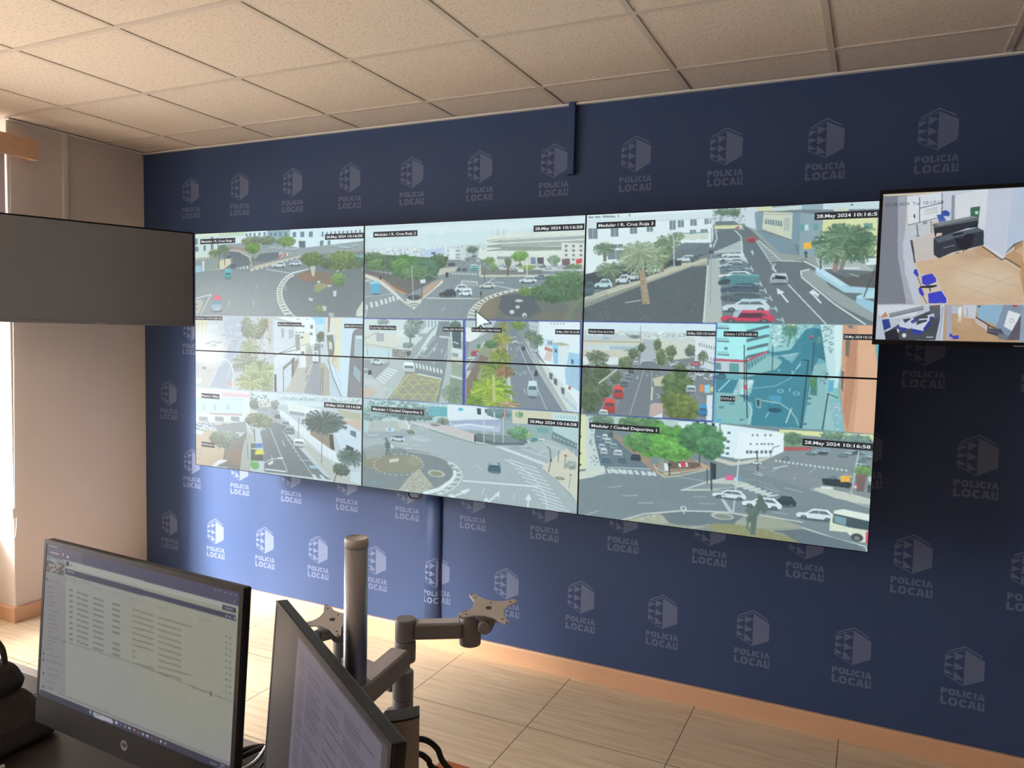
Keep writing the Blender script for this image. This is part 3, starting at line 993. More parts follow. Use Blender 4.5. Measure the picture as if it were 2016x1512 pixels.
P 150 166 170 1543 450 1552 451 1553 481 1545 480
P 150 166 170 1561 450 1570 451 1571 481 1563 480
P 150 166 170 1579 450 1588 450 1589 480 1581 480
P 150 166 170 1597 449 1606 450 1607 480 1599 479
P 150 166 170 1615 449 1624 450 1625 480 1617 479
P 150 166 170 1633 449 1642 450 1642 480 1635 479
L 120 128 130 2 1130 543 1216 509
L 120 130 130 2 1144 570 1308 585
P 148 144 136 1295 588 1397 590 1373 633 1296 625
N 110 108 104 60 7 1295 593 1385 590 1366 628 1296 625
P 120 130 134 1549 455 1603 454 1611 532 1580 814 1556 826 1260 839 1311 787 1399 696 1354 677 1436 626 1532 518
P 130 138 142 1520 523 1610 516 1601 625 1578 699 1399 675 1429 631
P 150 158 160 1360 628 1434 557 1519 482 1549 466 1496 519 1417 632
P 176 182 178 1599 532 1617 532 1613 635 1599 813 1556 826 1584 699 1595 636
L 205 212 212 3 1532 528 1442 610 1488 619 1545 554
L 205 212 212 3 1580 626 1594 589
L 205 212 212 3 1525 638 1523 654
P 205 212 212 1472 577 1490 574 1488 585 1478 588 1469 604 1466 601
L 205 212 212 4 1530 578 1524 596
L 205 212 212 4 1569 582 1565 599
P 205 212 212 1521 584 1530 575 1535 585
P 205 212 212 1563 588 1569 581 1574 589
P 200 206 206 1550 520 1605 522 1617 532 1557 530
Z 220 226 226 9 0.5 1404 646 1578 676 1581 696 1411 669
Z 214 220 220 6 0.55 1329 689 1246 763 1199 735 1271 678
P 146 142 124 1374 698 1564 718 1538 827 1286 826
L 200 196 110 4 1393 697 1564 718 1535 827
L 200 196 110 4 1393 697 1286 826
L 206 200 104 2 1393 699 1532 822
L 206 200 104 2 1437 703 1556 789
L 206 200 104 2 1481 709 1561 758
L 206 200 104 2 1368 725 1483 823
L 206 200 104 2 1343 753 1426 821
L 206 200 104 2 1318 781 1369 821
L 206 200 104 2 1524 715 1561 737
L 206 200 104 2 1437 703 1311 803
L 206 200 104 2 1481 709 1344 826
L 206 200 104 2 1524 715 1401 825
L 206 200 104 2 1561 726 1464 826
L 206 200 104 2 1561 763 1514 823
L 206 200 104 2 1405 699 1304 779
L 206 200 104 2 1330 767 1555 732
L 206 200 104 2 1311 803 1550 790
L 206 200 104 2 1362 730 1561 726
L 226 228 222 5 1443 701 1568 718
P 206 176 158 1133 780 1200 793 1154 828 1134 830
P 196 196 196 1132 730 1246 752 1200 793 1133 763
P 190 190 186 1133 763 1272 767 1240 829 1180 830 1207 798
L 214 218 218 3 1249 776 1285 780 1289 799 1263 828
P 140 144 148 1131 642 1283 658 1199 733 1152 707 1132 686
K 206 214 218 1211 650 40 18 1
K 226 234 238 1389 673 33 26 2
K 190 196 200 1142 697 15 11 2
T 140 156 150 1241 460 33 16
M 118 134 128 1414 473 59 42
T 122 138 128 1396 500 38 32
L 100 100 92 8 1396 526 1394 579
T 130 146 140 1384 569 32 16
P 60 70 70 1375 601 1397 593 1398 611 1379 625
T 92 112 98 1636 474 30 26
P 70 88 88 1616 501 1666 494 1668 576 1627 573
L 200 210 210 6 1629 547 1653 554
P 214 220 222 1618 573 1677 581 1681 648 1619 625
P 140 152 150 1621 596 1654 598 1654 616 1622 614
P 206 196 176 1625 619 1678 622 1681 648 1625 635
P 150 162 140 1619 635 1681 648 1683 705 1620 697
L 214 216 206 7 1620 702 1683 715
P 128 146 124 1614 708 1683 720 1685 829 1605 828
M 120 136 112 1622 780 54 47
L 90 96 98 2 1273 594 1274 664
L 90 96 98 2 1151 592 1151 625
P 30 34 40 1156 696 1176 695 1176 716 1156 717
F 1685 443 2250 832 132 138 142
P 232 240 244 2048 448 2240 448 2253 832 2201 826 2124 684 2047 580 2045 521
P 186 196 196 1689 448 1846 446 1792 527 1691 545
P 236 238 234 1689 479 1779 492 1729 549 1691 540
P 150 154 158 1711 545 1825 491 1837 521 1736 615 1693 642
P 126 132 140 1896 450 1924 450 1970 533 2026 610 2196 831 2022 838 1917 799 1900 575
P 150 146 120 1792 532 1904 535 1906 624 1878 817 1697 818 1694 704 1738 682
P 200 200 176 1792 542 1736 620 1694 673 1693 655 1730 616 1780 543
P 206 200 186 1697 676 1749 671 1750 702 1698 709
P 126 110 92 1811 613 1755 686 1741 825 1700 828 1698 714 1770 599
P 196 196 188 1876 610 1906 609 1934 813 1884 826
P 120 128 136 1896 450 1918 450 1953 514 1904 515
Z 205 212 212 8 0.5 1904 516 1945 515 1948 520 1904 521
Z 205 212 212 9 0.5 1907 537 1981 538 1981 544 1907 544
L 205 212 212 3 1919 564 1919 575
L 205 212 212 3 1948 566 1948 577
L 205 212 212 3 1899 550 1928 804
L 205 212 212 3 1957 558 2097 828
L 214 220 220 4 1982 552 2071 687 2175 828
L 205 212 212 2 1939 588 1942 601
L 205 212 212 3 1963 674 1969 686
L 205 212 212 3 1987 740 1993 762
E 190 196 198 1941 673 11 6
E 130 136 140 1941 673 7 4
E 190 196 198 1987 671 11 6
E 130 136 140 1987 671 7 4
E 190 196 198 2033 669 11 6
E 130 136 140 2033 669 7 4
P 176 178 176 1981 523 2008 537 2048 604 2125 714 2207 830 2175 828 2071 687 2004 571
P 214 220 216 2048 604 2102 646 2183 730 2236 790 2237 828 2196 826 2098 686
P 190 200 202 2000 449 2049 453 2053 521 2007 502
G 110 120 124 3 3 0.3 0.5 2000 458 2044 468 2045 516 2004 503
P 206 224 238 2077 511 2119 515 2121 568 2078 550
P 200 130 110 2081 554 2115 566 2116 578 2078 569
P 220 200 190 2089 574 2116 578 2112 617 2074 613
P 150 200 230 2114 534 2143 543 2143 630 2122 626
P 226 232 234 2144 548 2193 546 2190 643 2144 635
P 160 206 234 2191 575 2240 583 2245 736 2219 723 2176 682
P 170 200 224 2175 643 2241 631 2245 741 2182 711
P 84 100 120 2202 604 2214 608 2213 627 2203 623
P 60 80 120 2127 563 2135 564 2136 580 2127 577
P 110 124 130 2094 530 2101 530 2101 549 2095 547
P 110 124 130 2105 530 2111 529 2112 549 2105 546
P 96 100 106 2102 666 2120 670 2119 699 2105 690
P 96 100 106 2124 689 2141 693 2141 722 2127 713
P 96 100 106 2159 726 2176 730 2176 759 2162 750
P 186 176 150 2114 539 2156 535 2198 546 2151 550
E 190 110 80 2199 727 7 9
P 186 206 214 2158 751 2231 804 2237 828 2169 774
P 236 242 246 2059 448 2240 448 2243 531 2066 521
P 170 180 186 2102 453 2109 453 2110 459 2102 459
P 170 180 186 2116 453 2124 453 2124 459 2116 459
P 170 180 186 2131 453 2138 452 2139 459 2131 459
P 170 180 186 2145 452 2153 452 2153 458 2146 459
P 170 180 186 2160 452 2168 452 2168 458 2160 458
T 120 146 70 1952 464 33 22
M 110 126 100 2013 507 32 24
M 100 120 92 2048 526 29 29
L 96 90 80 4 2013 522 2014 561
L 96 90 80 4 2046 541 2045 575
K 206 212 214 2036 573 18 8 0
K 80 88 96 1979 565 10 11 2
K 206 214 216 1939 541 11 7 2
K 66 70 70 2042 671 8 13 2
K 196 214 222 2027 741 25 38 2
M 140 140 80 1880 475 33 30
M 150 150 70 1871 525 53 30
M 176 150 110 1855 566 39 20
M 128 136 60 1867 606 62 45
M 120 136 60 1852 667 96 50
M 150 110 80 1891 670 50 30
M 130 160 50 1826 759 114 76
M 156 180 60 1808 750 86 56
M 150 170 60 1844 804 102 30
M 176 150 110 1917 814 61 15
M 112 140 50 1741 810 52 31
P 190 190 110 1830 688 1841 687 1850 808 1833 809
T 90 128 86 1821 552 34 20
K 90 170 130 1758 559 10 12 2
K 210 70 80 1734 595 15 13 2
K 226 230 232 1716 616 15 9 0
K 210 80 90 1747 584 13 7 0
T 150 180 100 1758 579 16 5
P 48 56 168 1677 446 1689 446 1693 828 1681 829
F 1125 443 2250 832
L 52 58 150 6 1129 445 1674 444 2240 444
L 52 58 150 8 1679 444 1684 829
L 60 70 150 5 1134 833 2245 831
L 52 58 150 5 2240 443 2248 830
F 1125 832 2250 1267 152 164 168
P 178 200 202 1134 834 1602 830 1604 921 1438 923 1284 945 1136 1000
T 130 160 158 1244 876 105 44
T 120 146 146 1386 878 114 43
T 140 168 168 1185 908 67 33
T 110 134 130 1475 894 56 24
N 206 222 224 60 10 1134 839 1596 833 1597 854 1134 867
P 196 196 190 1310 926 1387 926 1394 964 1324 969
P 176 180 174 1172 942 1323 931 1350 978 1159 993
L 214 220 218 9 1374 927 1394 948 1388 980
L 206 212 208 6 1413 925 1400 947 1394 974
T 110 124 104 1407 976 25 11
P 96 166 176 1499 849 1599 846 1600 890 1500 894
G 150 200 206 6 2 0.2 0.2 1502 849 1596 846 1597 888 1503 892
P 226 236 240 1602 832 1750 832 1876 846 1877 876 1809 876 1604 906
P 186 194 216 1610 905 1832 879 1877 896 1873 942 1646 944 1616 931
G 130 136 170 26 1 0.45 1 1616 910 1871 884 1872 912 1634 924
P 224 232 238 1616 899 1716 872 1877 877 1877 885 1716 895 1616 908
L 220 226 236 8 1640 929 1717 917 1844 925
G 140 150 180 10 1 0.2 0.3 1646 933 1838 928 1839 945 1647 953
E 86 174 220 1671 852 15 7
P 86 174 220 1658 853 1685 851 1672 862
P 60 66 70 1756 841 1776 842 1777 870 1757 869
P 60 66 70 1796 843 1807 843 1807 861 1797 861
P 130 158 160 1808 840 1932 842 1933 887 1883 886 1809 871
T 110 140 136 1865 857 62 20
P 214 206 176 1932 837 2240 832 2242 885 1933 897
P 206 226 226 2126 839 2240 841 2242 885 2128 883
G 120 170 170 8 1 0.3 0.6 2132 841 2235 842 2236 863 2132 866
M 120 130 110 1580 913 36 19
L 96 84 72 9 1577 913 1578 960
M 130 160 120 1965 855 22 15
L 206 206 196 4 1959 835 1962 926
P 206 190 188 1450 927 1537 926 1634 935 1753 962 1754 998 1599 964 1451 938
P 198 202 200 1419 924 1500 940 1659 975 1754 993 1863 1004 2002 998 2040 979 2001 962 1991 993 1863 1015 1754 1009 1611 979 1501 956 1413 935
E 176 160 150 1537 932 31 7
E 110 116 116 1537 935 26 4
P 168 176 178 1451 943 1659 980 1777 1004 1908 1016 2056 998 2110 1023 2249 1108 2254 1254 2118 1261 1129 1253 1126 1034 1350 1005 1439 987 1400 958
L 120 124 124 3 1501 956 1611 979 1754 1004 1857 1005
P 206 190 178 1753 962 1805 948 1834 976 1777 1002
P 98 110 112 1744 963 1764 954 2001 962 2012 977 1991 988 1863 999 1754 993 1745 984
E 120 132 134 1885 970 107 17
P 86 98 104 1753 980 1834 992 2002 982 2002 988 1835 1000 1748 990
P 60 60 62 1744 968 1752 967 1753 996 1745 996
T 104 150 96 1973 940 44 30
T 120 160 120 1940 937 33 20
K 110 180 170 2042 959 18 12 2
K 206 214 210 2077 964 18 11 2
K 206 214 218 2064 990 26 13 0
T 170 200 120 2017 944 16 9
P 150 170 166 2021 901 2128 888 2130 952 2022 951
P 110 160 160 2054 908 2107 904 2108 927 2054 931
P 186 206 206 2128 893 2242 894 2245 981 2124 952
P 110 130 132 2126 918 2242 962 2237 987 2122 953
G 200 212 210 7 1 0.3 0.3 2126 925 2239 962 2240 984 2127 950
P 176 184 184 1991 983 2108 954 2199 985 2205 1014 2159 1053 2078 1016
L 206 212 210 3 2098 974 2204 1009
L 214 222 222 4 1858 1009 1920 1014
L 214 222 222 4 1877 1014 1939 1019
L 214 222 222 4 1896 1019 1958 1024
L 214 222 222 4 1915 1024 1976 1028
L 214 222 222 4 1934 1029 1995 1033
L 214 222 222 4 1954 1034 2014 1038
L 214 222 222 4 1972 1038 2033 1043
L 214 222 222 4 1991 1043 2051 1048
L 214 222 222 4 2010 1048 2070 1052
L 214 222 222 4 2029 1053 2088 1057
L 214 222 222 4 2047 1058 2106 1062
L 214 222 222 4 2066 1062 2124 1066
L 214 222 222 4 2084 1067 2143 1071
L 214 222 222 4 2102 1072 2161 1076
L 214 220 220 3 1980 1004 2159 1048
L 214 220 220 3 2062 1020 2110 998
P 214 206 186 2080 1080 2193 986 2246 1020 2252 1220 2220 1179
E 110 110 104 2166 1119 24 7
E 170 160 140 2166 1119 16 4
L 214 220 222 4 1898 1062 1972 1086 2038 1124 2077 1165 2100 1203 2112 1261
L 214 220 222 4 1918 1060 2056 1086
L 214 220 222 4 1935 1077 2072 1103
L 214 220 222 4 1952 1095 2087 1121
L 214 220 222 4 1969 1113 2103 1138
L 214 220 222 4 1986 1130 2118 1155
L 214 220 222 4 2003 1148 2134 1172
L 214 220 222 4 2020 1165 2149 1190
L 214 220 222 4 2037 1182 2165 1207
L 214 220 222 4 2054 1200 2180 1224
L 214 220 222 4 2071 1217 2195 1241
L 214 220 222 4 2087 1234 2211 1258
L 214 220 222 4 2104 1251 2226 1275
L 150 156 156 3 2036 1060 2161 1136 2242 1211
L 220 228 228 7 1690 1179 2066 1166
L 222 228 228 7 1641 1258 1724 1220
L 222 228 228 7 1824 1261 1871 1219
L 222 228 228 7 2018 1263 2022 1217
P 222 228 228 1731 1209 1676 1228 1701 1241
P 222 228 228 1878 1207 1852 1226 1877 1234
P 222 228 228 2021 1201 2003 1232 2037 1229
P 222 228 228 1611 1257 1635 1246 1653 1262 1629 1265
P 222 228 228 1798 1261 1812 1241 1830 1260
L 214 220 220 3 1806 1200 1788 1231
L 214 220 220 3 1953 1210 1948 1236
L 206 212 214 3 1759 1099 1789 1119
P 150 158 158 1126 1079 1220 1049 1415 1059 1540 1070 1614 1089 1662 1132 1663 1169 1604 1218 1457 1277 1129 1264
P 122 130 132 1127 1090 1351 1060 1503 1068 1595 1094 1639 1140 1633 1172 1543 1230 1341 1257 1129 1270
E 142 136 112 1346 1134 123 46
E 138 132 110 1254 1145 132 41
E 150 144 120 1428 1112 44 27
L 196 198 186 4 1470 1124 1479 1125
L 196 198 186 4 1466 1137 1475 1138
L 196 198 186 4 1455 1150 1464 1150
L 196 198 186 4 1436 1162 1446 1162
L 196 198 186 4 1412 1172 1421 1173
L 196 198 186 4 1383 1181 1392 1182
L 196 198 186 4 1350 1188 1360 1188
L 196 198 186 4 1317 1191 1327 1192
L 196 198 186 4 1284 1191 1294 1192
L 196 198 186 4 1254 1188 1264 1189
L 196 198 186 4 1228 1183 1238 1183
L 196 198 186 4 1208 1174 1218 1175
L 196 198 186 4 1196 1164 1206 1164
L 196 198 186 4 1192 1151 1202 1152
L 196 198 186 4 1196 1138 1206 1139
L 196 198 186 4 1208 1125 1218 1126
L 196 198 186 4 1227 1113 1237 1114
L 196 198 186 4 1252 1102 1262 1103
L 196 198 186 4 1282 1094 1292 1094
L 196 198 186 4 1315 1088 1325 1088
L 196 198 186 4 1349 1085 1358 1085
L 196 198 186 4 1381 1085 1391 1085
L 196 198 186 4 1410 1088 1420 1088
L 196 198 186 4 1435 1094 1444 1094
L 196 198 186 4 1454 1102 1463 1103
L 196 198 186 4 1465 1112 1475 1113
P 174 170 156 1454 1147 1537 1225 1456 1261 1341 1260 1404 1185
N 214 208 190 90 5 1454 1153 1531 1226 1456 1261 1348 1257
N 120 118 110 90 4 1454 1153 1531 1226 1456 1261 1348 1257
E 196 192 176 1548 1160 49 17
E 140 136 112 1548 1161 38 12
P 150 150 146 1137 1089 1220 1076 1306 1074 1221 1115 1154 1132
L 228 234 232 17 1645 1139 1648 1160 1628 1188 1568 1232 1482 1261
L 150 158 160 12 1665 1132 1672 1157 1652 1196 1598 1239 1537 1260
L 216 222 220 7 1610 1109 1636 1103
L 216 222 220 7 1637 1124 1663 1119
L 216 222 220 7 1653 1147 1679 1141
L 216 222 220 7 1653 1168 1679 1162
L 216 222 220 7 1639 1193 1665 1187
L 216 222 220 7 1615 1214 1641 1208
L 216 222 220 7 1585 1236 1612 1230
L 216 222 220 8 1555 1253 1581 1247
L 222 228 228 4 1604 1094 1650 1112 1680 1136 1687 1161 1670 1194 1634 1225 1568 1259
L 190 194 188 4 1383 1068 1503 1073 1577 1082 1608 1095
P 206 206 190 1287 1117 1342 1107 1336 1124 1284 1134
L 96 104 104 11 1266 1023 1276 1055 1267 1100
L 96 104 104 8 1270 1056 1293 1103
P 90 100 102 1256 1040 1286 1032 1290 1065 1263 1067
L 100 108 108 4 1250 1024 1269 1014 1279 1038
P 206 216 216 1289 1043 1309 1052 1306 1063 1296 1064
P 196 214 226 1264 968 1311 965 1311 980 1264 984
P 120 160 200 1278 968 1293 967 1293 979 1278 980
L 196 202 200 4 1146 994 1166 1012 1220 1005
K 196 216 228 1331 1013 41 14 0
P 80 90 96 1298 1009 1315 1002 1363 999 1366 1006
L 196 206 208 5 1426 996 1401 1012
L 196 206 208 5 1443 999 1418 1013
L 196 206 208 5 1459 1002 1434 1013
L 196 206 208 5 1476 1005 1451 1014
L 196 206 208 5 1492 1008 1467 1015
L 200 208 210 4 1439 987 1514 1008
L 196 206 208 4 1357 1037 1389 1034
L 196 206 208 4 1370 1058 1415 1055
L 196 206 208 3 1414 1037 1452 1036
L 196 206 208 3 1448 952 1476 960
K 74 104 120 1850 1103 33 25 2
E 100 112 118 1850 1124 32 5
P 160 180 190 1828 1080 1862 1079 1872 1090 1825 1092
L 90 96 98 4 2113 1097 2122 1042 2118 1002 2104 986
P 70 74 78 2119 1039 2127 1038 2126 1051 2118 1052
L 90 96 98 3 2155 1048 2158 999
L 120 126 126 4 2189 1020 2186 1075
E 200 90 100 2189 1018 9 5
L 150 156 156 4 2209 1156 2214 1106
E 210 214 212 2215 1099 11 7
E 190 90 100 2215 1099 7 4
L 206 214 214 4 2220 1091 2225 993
T 170 176 166 2216 1057 26 20
L 206 206 206 4 1792 882 1794 995
L 206 206 206 4 1843 878 1846 991
L 206 206 206 4 1888 875 1891 987
P 220 140 140 1890 840 1898 839 1899 880 1893 880
P 214 200 190 1840 853 1847 853 1848 883 1841 884
L 90 150 206 3 1182 1236 1206 1233 1206 1253
L 90 150 206 3 1186 1236 1186 1250 1199 1245
F 2250 0 3375 443 112 119 124
P 232 238 238 2249 -0.2 2771 4 2776 134 2665 130 2630 147 2257 249
P 220 228 230 2250 22 2760 12 2761 41 2602 40 2251 56
P 130 140 146 2260 10 2283 11 2284 18 2260 17
P 130 140 146 2289 10 2314 11 2314 18 2290 17
P 130 140 146 2322 9 2377 12 2377 19 2322 17
P 130 140 146 2386 10 2393 10 2393 19 2387 18
P 130 140 146 2434 8 2440 9 2441 17 2434 17
P 116 128 136 2262 59 2302 60 2304 103 2264 103
L 214 220 220 2 2282 60 2284 103
P 116 128 136 2359 63 2392 63 2393 97 2361 97
L 214 220 220 2 2376 64 2377 97
P 116 128 136 2441 58 2470 58 2471 88 2442 88
L 214 220 220 2 2455 59 2456 89
P 116 128 136 2510 63 2536 63 2536 82 2511 82
L 214 220 220 2 2523 63 2524 82
P 116 128 136 2602 40 2626 40 2627 78 2603 78
L 214 220 220 2 2614 40 2615 79
P 116 128 136 2635 40 2658 40 2660 69 2636 70
L 214 220 220 2 2647 40 2648 70
P 116 128 136 2684 39 2708 38 2710 65 2685 65
L 214 220 220 2 2696 39 2697 65
P 116 128 136 2739 38 2755 37 2756 61 2740 62
L 214 220 220 2 2747 38 2748 62
P 116 128 136 2760 40 2771 39 2772 60 2760 60
L 214 220 220 2 2765 40 2766 61
P 116 128 136 2684 81 2708 81 2710 119 2685 119
L 214 220 220 2 2696 82 2698 120
P 116 128 136 2726 80 2752 80 2754 117 2728 118
L 214 220 220 2 2739 80 2741 118
P 116 128 136 2367 128 2413 128 2414 144 2367 144
L 214 220 220 2 2390 128 2390 144
P 116 128 136 2350 152 2417 152 2418 189 2351 189
L 214 220 220 2 2384 152 2385 189
L 206 214 216 4 2566 41 2614 40 2772 38
P 214 216 200 2658 98 2757 94 2758 116 2665 119
P 120 150 160 2658 92 2757 90 2757 94 2658 96
P 206 212 214 2765 4 2933 6 2936 65 2767 64
N 150 160 160 80 8 2771 7 2928 9 2930 60 2773 59
T 110 128 108 2811 17 34 13
T 100 120 96 2851 22 22 17
P 206 214 218 2894 2 2933 2 2942 99 2892 75
P 218 210 170 2930 4 2987 4 2988 22 2931 21
P 206 212 208 2987 9 3093 6 3093 22 2988 23
P 146 168 178 3092 3 3164 5 3166 26 3093 22
P 206 216 220 3164 -1 3349 -2 3351 32 3166 26
P 214 212 180 3201 28 3226 24 3251 28 3251 36 3201 33
E 60 64 70 3261 13 4 3
P 130 148 158 2925 23 2961 24 2961 94 2934 88
P 208 206 182 2958 24 3065 32 3067 132 2956 89
L 150 150 140 2 2958 33 3065 38
P 110 130 132 2965 51 2971 51 2972 70 2964 68
P 110 130 132 2974 52 2980 53 2981 72 2974 70
P 110 130 132 2983 54 2990 54 2990 74 2983 72
P 110 130 132 2992 55 2999 56 2999 76 2992 74
P 110 130 132 3002 57 3008 57 3008 78 3002 76
P 110 130 132 3011 58 3017 59 3018 80 3011 78
P 110 130 132 3020 60 3026 60 3027 82 3020 80
P 150 160 158 3033 50 3036 50 3038 97 3034 97
P 150 160 158 3040 50 3044 50 3045 98 3042 97
P 150 160 158 3048 51 3051 51 3052 98 3049 98
P 120 124 120 2961 90 2969 94 2970 102 2962 98
P 120 124 120 2977 97 2985 100 2985 108 2977 104
P 120 124 120 2992 103 3000 106 3000 114 2992 110
P 120 124 120 3007 109 3015 112 3016 120 3008 116
P 120 124 120 3022 115 3031 118 3031 126 3023 122
P 120 124 120 3038 121 3046 124 3046 132 3038 128
P 120 142 156 3062 32 3094 31 3094 152 3062 142
P 140 158 166 3089 33 3166 45 3164 195 3091 198
P 100 150 150 3090 76 3121 76 3121 99 3091 99
P 206 220 220 3105 78 3119 77 3120 98 3106 99
P 100 150 150 3135 76 3153 77 3153 99 3136 100
P 226 222 160 3167 56 3347 56 3350 199 3164 200
P 110 140 110 3198 79 3228 77 3230 104 3200 106
P 110 150 130 3303 80 3332 81 3333 100 3304 102
P 120 138 150 2931 88 3067 137 3091 198 3049 203 2944 128
P 150 152 146 2768 67 2864 62 2931 88 3022 180 3174 200 3343 209 3355 434 3335 434 3220 315 3104 237 3028 203 2921 99 2892 75 2786 94
P 100 107 112 2786 91 2892 72 2926 99 3031 206 3104 237 3355 439 3018 444 2898 200 2778 174 2784 128
P 108 114 118 2778 53 2852 53 2892 81 2791 88
P 214 206 130 2779 68 2881 69 2884 83 2780 81
Z 226 228 220 12 0.5 2779 73 2881 72 2884 83 2780 81
P 100 106 110 2997 219 3112 204 3166 238 3355 252 3355 434 3326 440 3054 292
P 104 112 116 2607 170 2770 134 2786 94 2785 134 2760 174 2633 212
P 178 170 148 2633 212 2755 191 2772 442 2754 443 2754 220 2698 222 2252 387 2250 349
P 196 190 168 2250 343 2549 253 2639 218 2755 191 2756 203 2669 225 2251 372
L 130 140 140 3 2252 384 2350 343 2349 321 2251 359
Z 96 104 104 60 0.45 2251 362 2756 212 2757 226 2252 384
P 86 90 93 2252 390 2698 225 2756 226 2750 443 2254 450
N 110 114 114 120 6 2252 390 2699 231 2751 232 2748 443 2254 450
P 214 218 212 2756 220 2761 220 2755 443 2748 443
P 180 182 176 2762 197 2802 192 2824 442 2757 443
P 66 68 72 2247 249 2485 210 2668 189 2760 174 2633 212 2488 276 2296 312 2250 349
K 190 214 216 2335 287 39 22 0
K 206 212 214 2418 269 33 21 0
K 200 206 208 2459 258 25 18 0
K 220 226 226 2542 232 28 17 0
K 206 216 218 2674 192 39 15 0
K 90 100 104 2706 190 18 11 0
K 80 96 110 2269 306 27 31 0
K 60 64 68 2632 209 24 12 0
M 110 128 104 2336 145 52 31
L 120 112 96 14 2337 164 2338 194
M 118 134 104 2359 232 65 37
L 110 104 90 13 2379 263 2384 300
M 124 138 106 2599 128 60 39
T 112 124 94 2576 169 37 54
M 128 142 112 2634 103 36 18
L 140 120 96 16 2577 193 2579 241
M 140 154 120 2503 186 112 72
M 150 160 128 2484 161 94 48
P 168 144 116 2483 237 2508 237 2535 370 2504 373
N 120 100 80 60 4 2483 237 2508 237 2535 370 2504 373
L 206 210 214 4 2603 75 2621 111 2627 224
L 150 156 156 4 2768 76 2774 372
P 96 104 110 2760 136 2782 137 2782 160 2761 159
P 206 216 216 2762 138 2772 138 2772 151 2762 151
P 70 74 80 2761 161 2777 162 2777 174 2761 177
L 190 180 160 4 2431 366 2497 356
K 96 106 114 2840 173 47 13 0
K 216 220 222 2852 179 43 15 0
K 206 210 210 2847 194 51 13 0
K 140 150 160 2862 206 43 9 0
K 184 196 202 2848 219 51 15 0
K 110 122 130 2865 222 39 9 0
K 120 140 150 2860 234 48 9 0
K 220 226 228 2864 257 63 15 0
P 84 128 134 2850 259 2878 254 2952 260 2954 286 2940 297 2823 296 2800 291 2805 273
P 110 160 164 2850 259 2878 252 2952 259 2953 266
P 60 70 78 2800 285 2822 273 2850 277 2840 294 2803 296
K 70 84 98 2883 308 73 21 0
P 120 140 160 2851 297 2930 298 2924 302 2863 300
K 84 92 96 2887 337 75 22 0
L 150 160 160 2 2824 326 2958 329
K 206 214 220 2908 374 88 28 0
P 186 206 216 2893 349 2981 351 2987 360 2882 361
K 214 54 84 2915 417 100 25 0
P 222 74 100 2895 392 2994 393 3000 402 2884 403
P 90 40 56 2892 403 2962 405 2971 422 2879 422
P 170 190 200 2864 398 2895 393 2879 421 2862 419
L 206 212 212 3 2881 201 2903 206
L 206 212 212 4 2900 196 2908 214
L 206 212 212 3 2902 232 2924 237
L 206 212 212 4 2921 227 2929 246
L 206 212 212 3 2937 290 2960 295
L 206 212 212 4 2956 284 2964 303
L 206 212 212 3 2955 316 2977 320
L 206 212 212 4 2974 310 2982 329
L 206 212 212 3 2975 344 2997 348
L 206 212 212 4 2994 338 3002 357
L 206 212 212 3 2996 384 3018 388
L 206 212 212 4 3015 378 3023 396
L 206 212 212 3 3022 426 3044 430
L 206 212 212 4 3041 420 3049 438
P 150 158 160 2783 169 2883 126 2888 171 2778 180
L 206 212 210 4 2783 168 2888 168
L 206 212 210 3 2800 161 2887 162
L 206 212 210 3 2817 155 2887 155
L 206 212 210 3 2834 148 2887 148
L 206 212 210 3 2850 142 2886 141
L 206 212 210 3 2867 135 2886 134
L 220 224 220 4 2783 88 2790 117 2777 151
L 214 220 216 4 2856 88 2880 114 2888 177 2903 206
L 214 220 216 3 2933 127 2991 213 3014 250
L 214 220 216 3 2944 128 3028 208 3102 212
L 206 212 210 3 2939 133 2955 136
L 206 212 210 3 2944 140 2963 143
L 206 212 210 3 2949 148 2971 150
L 206 212 210 3 2954 156 2979 157
L 206 212 210 3 2960 163 2987 164
L 206 212 210 3 2965 170 2994 171
L 206 212 210 3 2970 178 3002 178
L 206 212 210 3 2975 185 3010 185
L 206 212 210 3 2980 193 3018 192
L 206 212 210 3 2986 200 3026 199
L 206 212 210 3 2991 208 3034 206
L 220 226 224 4 3054 292 3196 442
L 214 220 218 4 3008 219 2998 236 3014 250
L 220 226 224 5 3130 241 3099 248 3105 271 3223 370 3326 440
P 150 154 152 3135 243 3166 255 3200 304 3353 396 3355 434 3233 370 3110 271 3102 251
L 226 230 228 6 3060 362 3028 323
P 226 230 228 3017 309 3047 326 3022 333
L 226 230 228 6 3174 364 3142 329
P 226 230 228 3131 326 3146 315 3165 332 3170 326 3163 343 3150 331 3142 334
P 214 220 218 2922 165 2930 175 2918 175
L 214 220 218 4 2924 172 2927 184
K 214 60 70 2919 127 16 10 2
K 190 110 120 2864 80 12 7 0
K 190 200 206 2879 86 10 6 2
K 184 190 196 3024 275 33 22 2
E 80 86 92 3027 293 38 4
P 40 44 50 3009 261 3047 266 3050 277 3013 274
Z 206 212 210 16 0.45 3148 200 3285 208 3355 252 3166 238
L 226 230 230 5 3108 210 3160 238 3296 240
P 226 234 232 3314 206 3353 204 3353 228 3315 229
K 196 206 208 3294 200 20 9 0
P 170 204 220 3150 238 3173 238 3270 305 3356 311 3352 332 3251 326 3151 260
P 196 222 234 3150 237 3176 241 3254 299 3240 305 3151 246
P 90 84 84 3179 244 3258 272 3355 252 3356 311 3270 302
P 156 196 214 3292 343 3351 359 3353 402 3290 362
P 186 216 228 3291 340 3349 316 3353 348 3299 348
L 40 44 50 4 3166 195 3167 241
L 60 66 72 4 3345 247 3316 343
P 250 180 60 3104 144 3133 142 3134 165 3105 167
E 60 60 66 3114 182 6 8
P 90 88 92 3110 182 3119 183 3120 199 3111 199
P 150 120 110 3214 185 3234 185 3224 250 3207 250
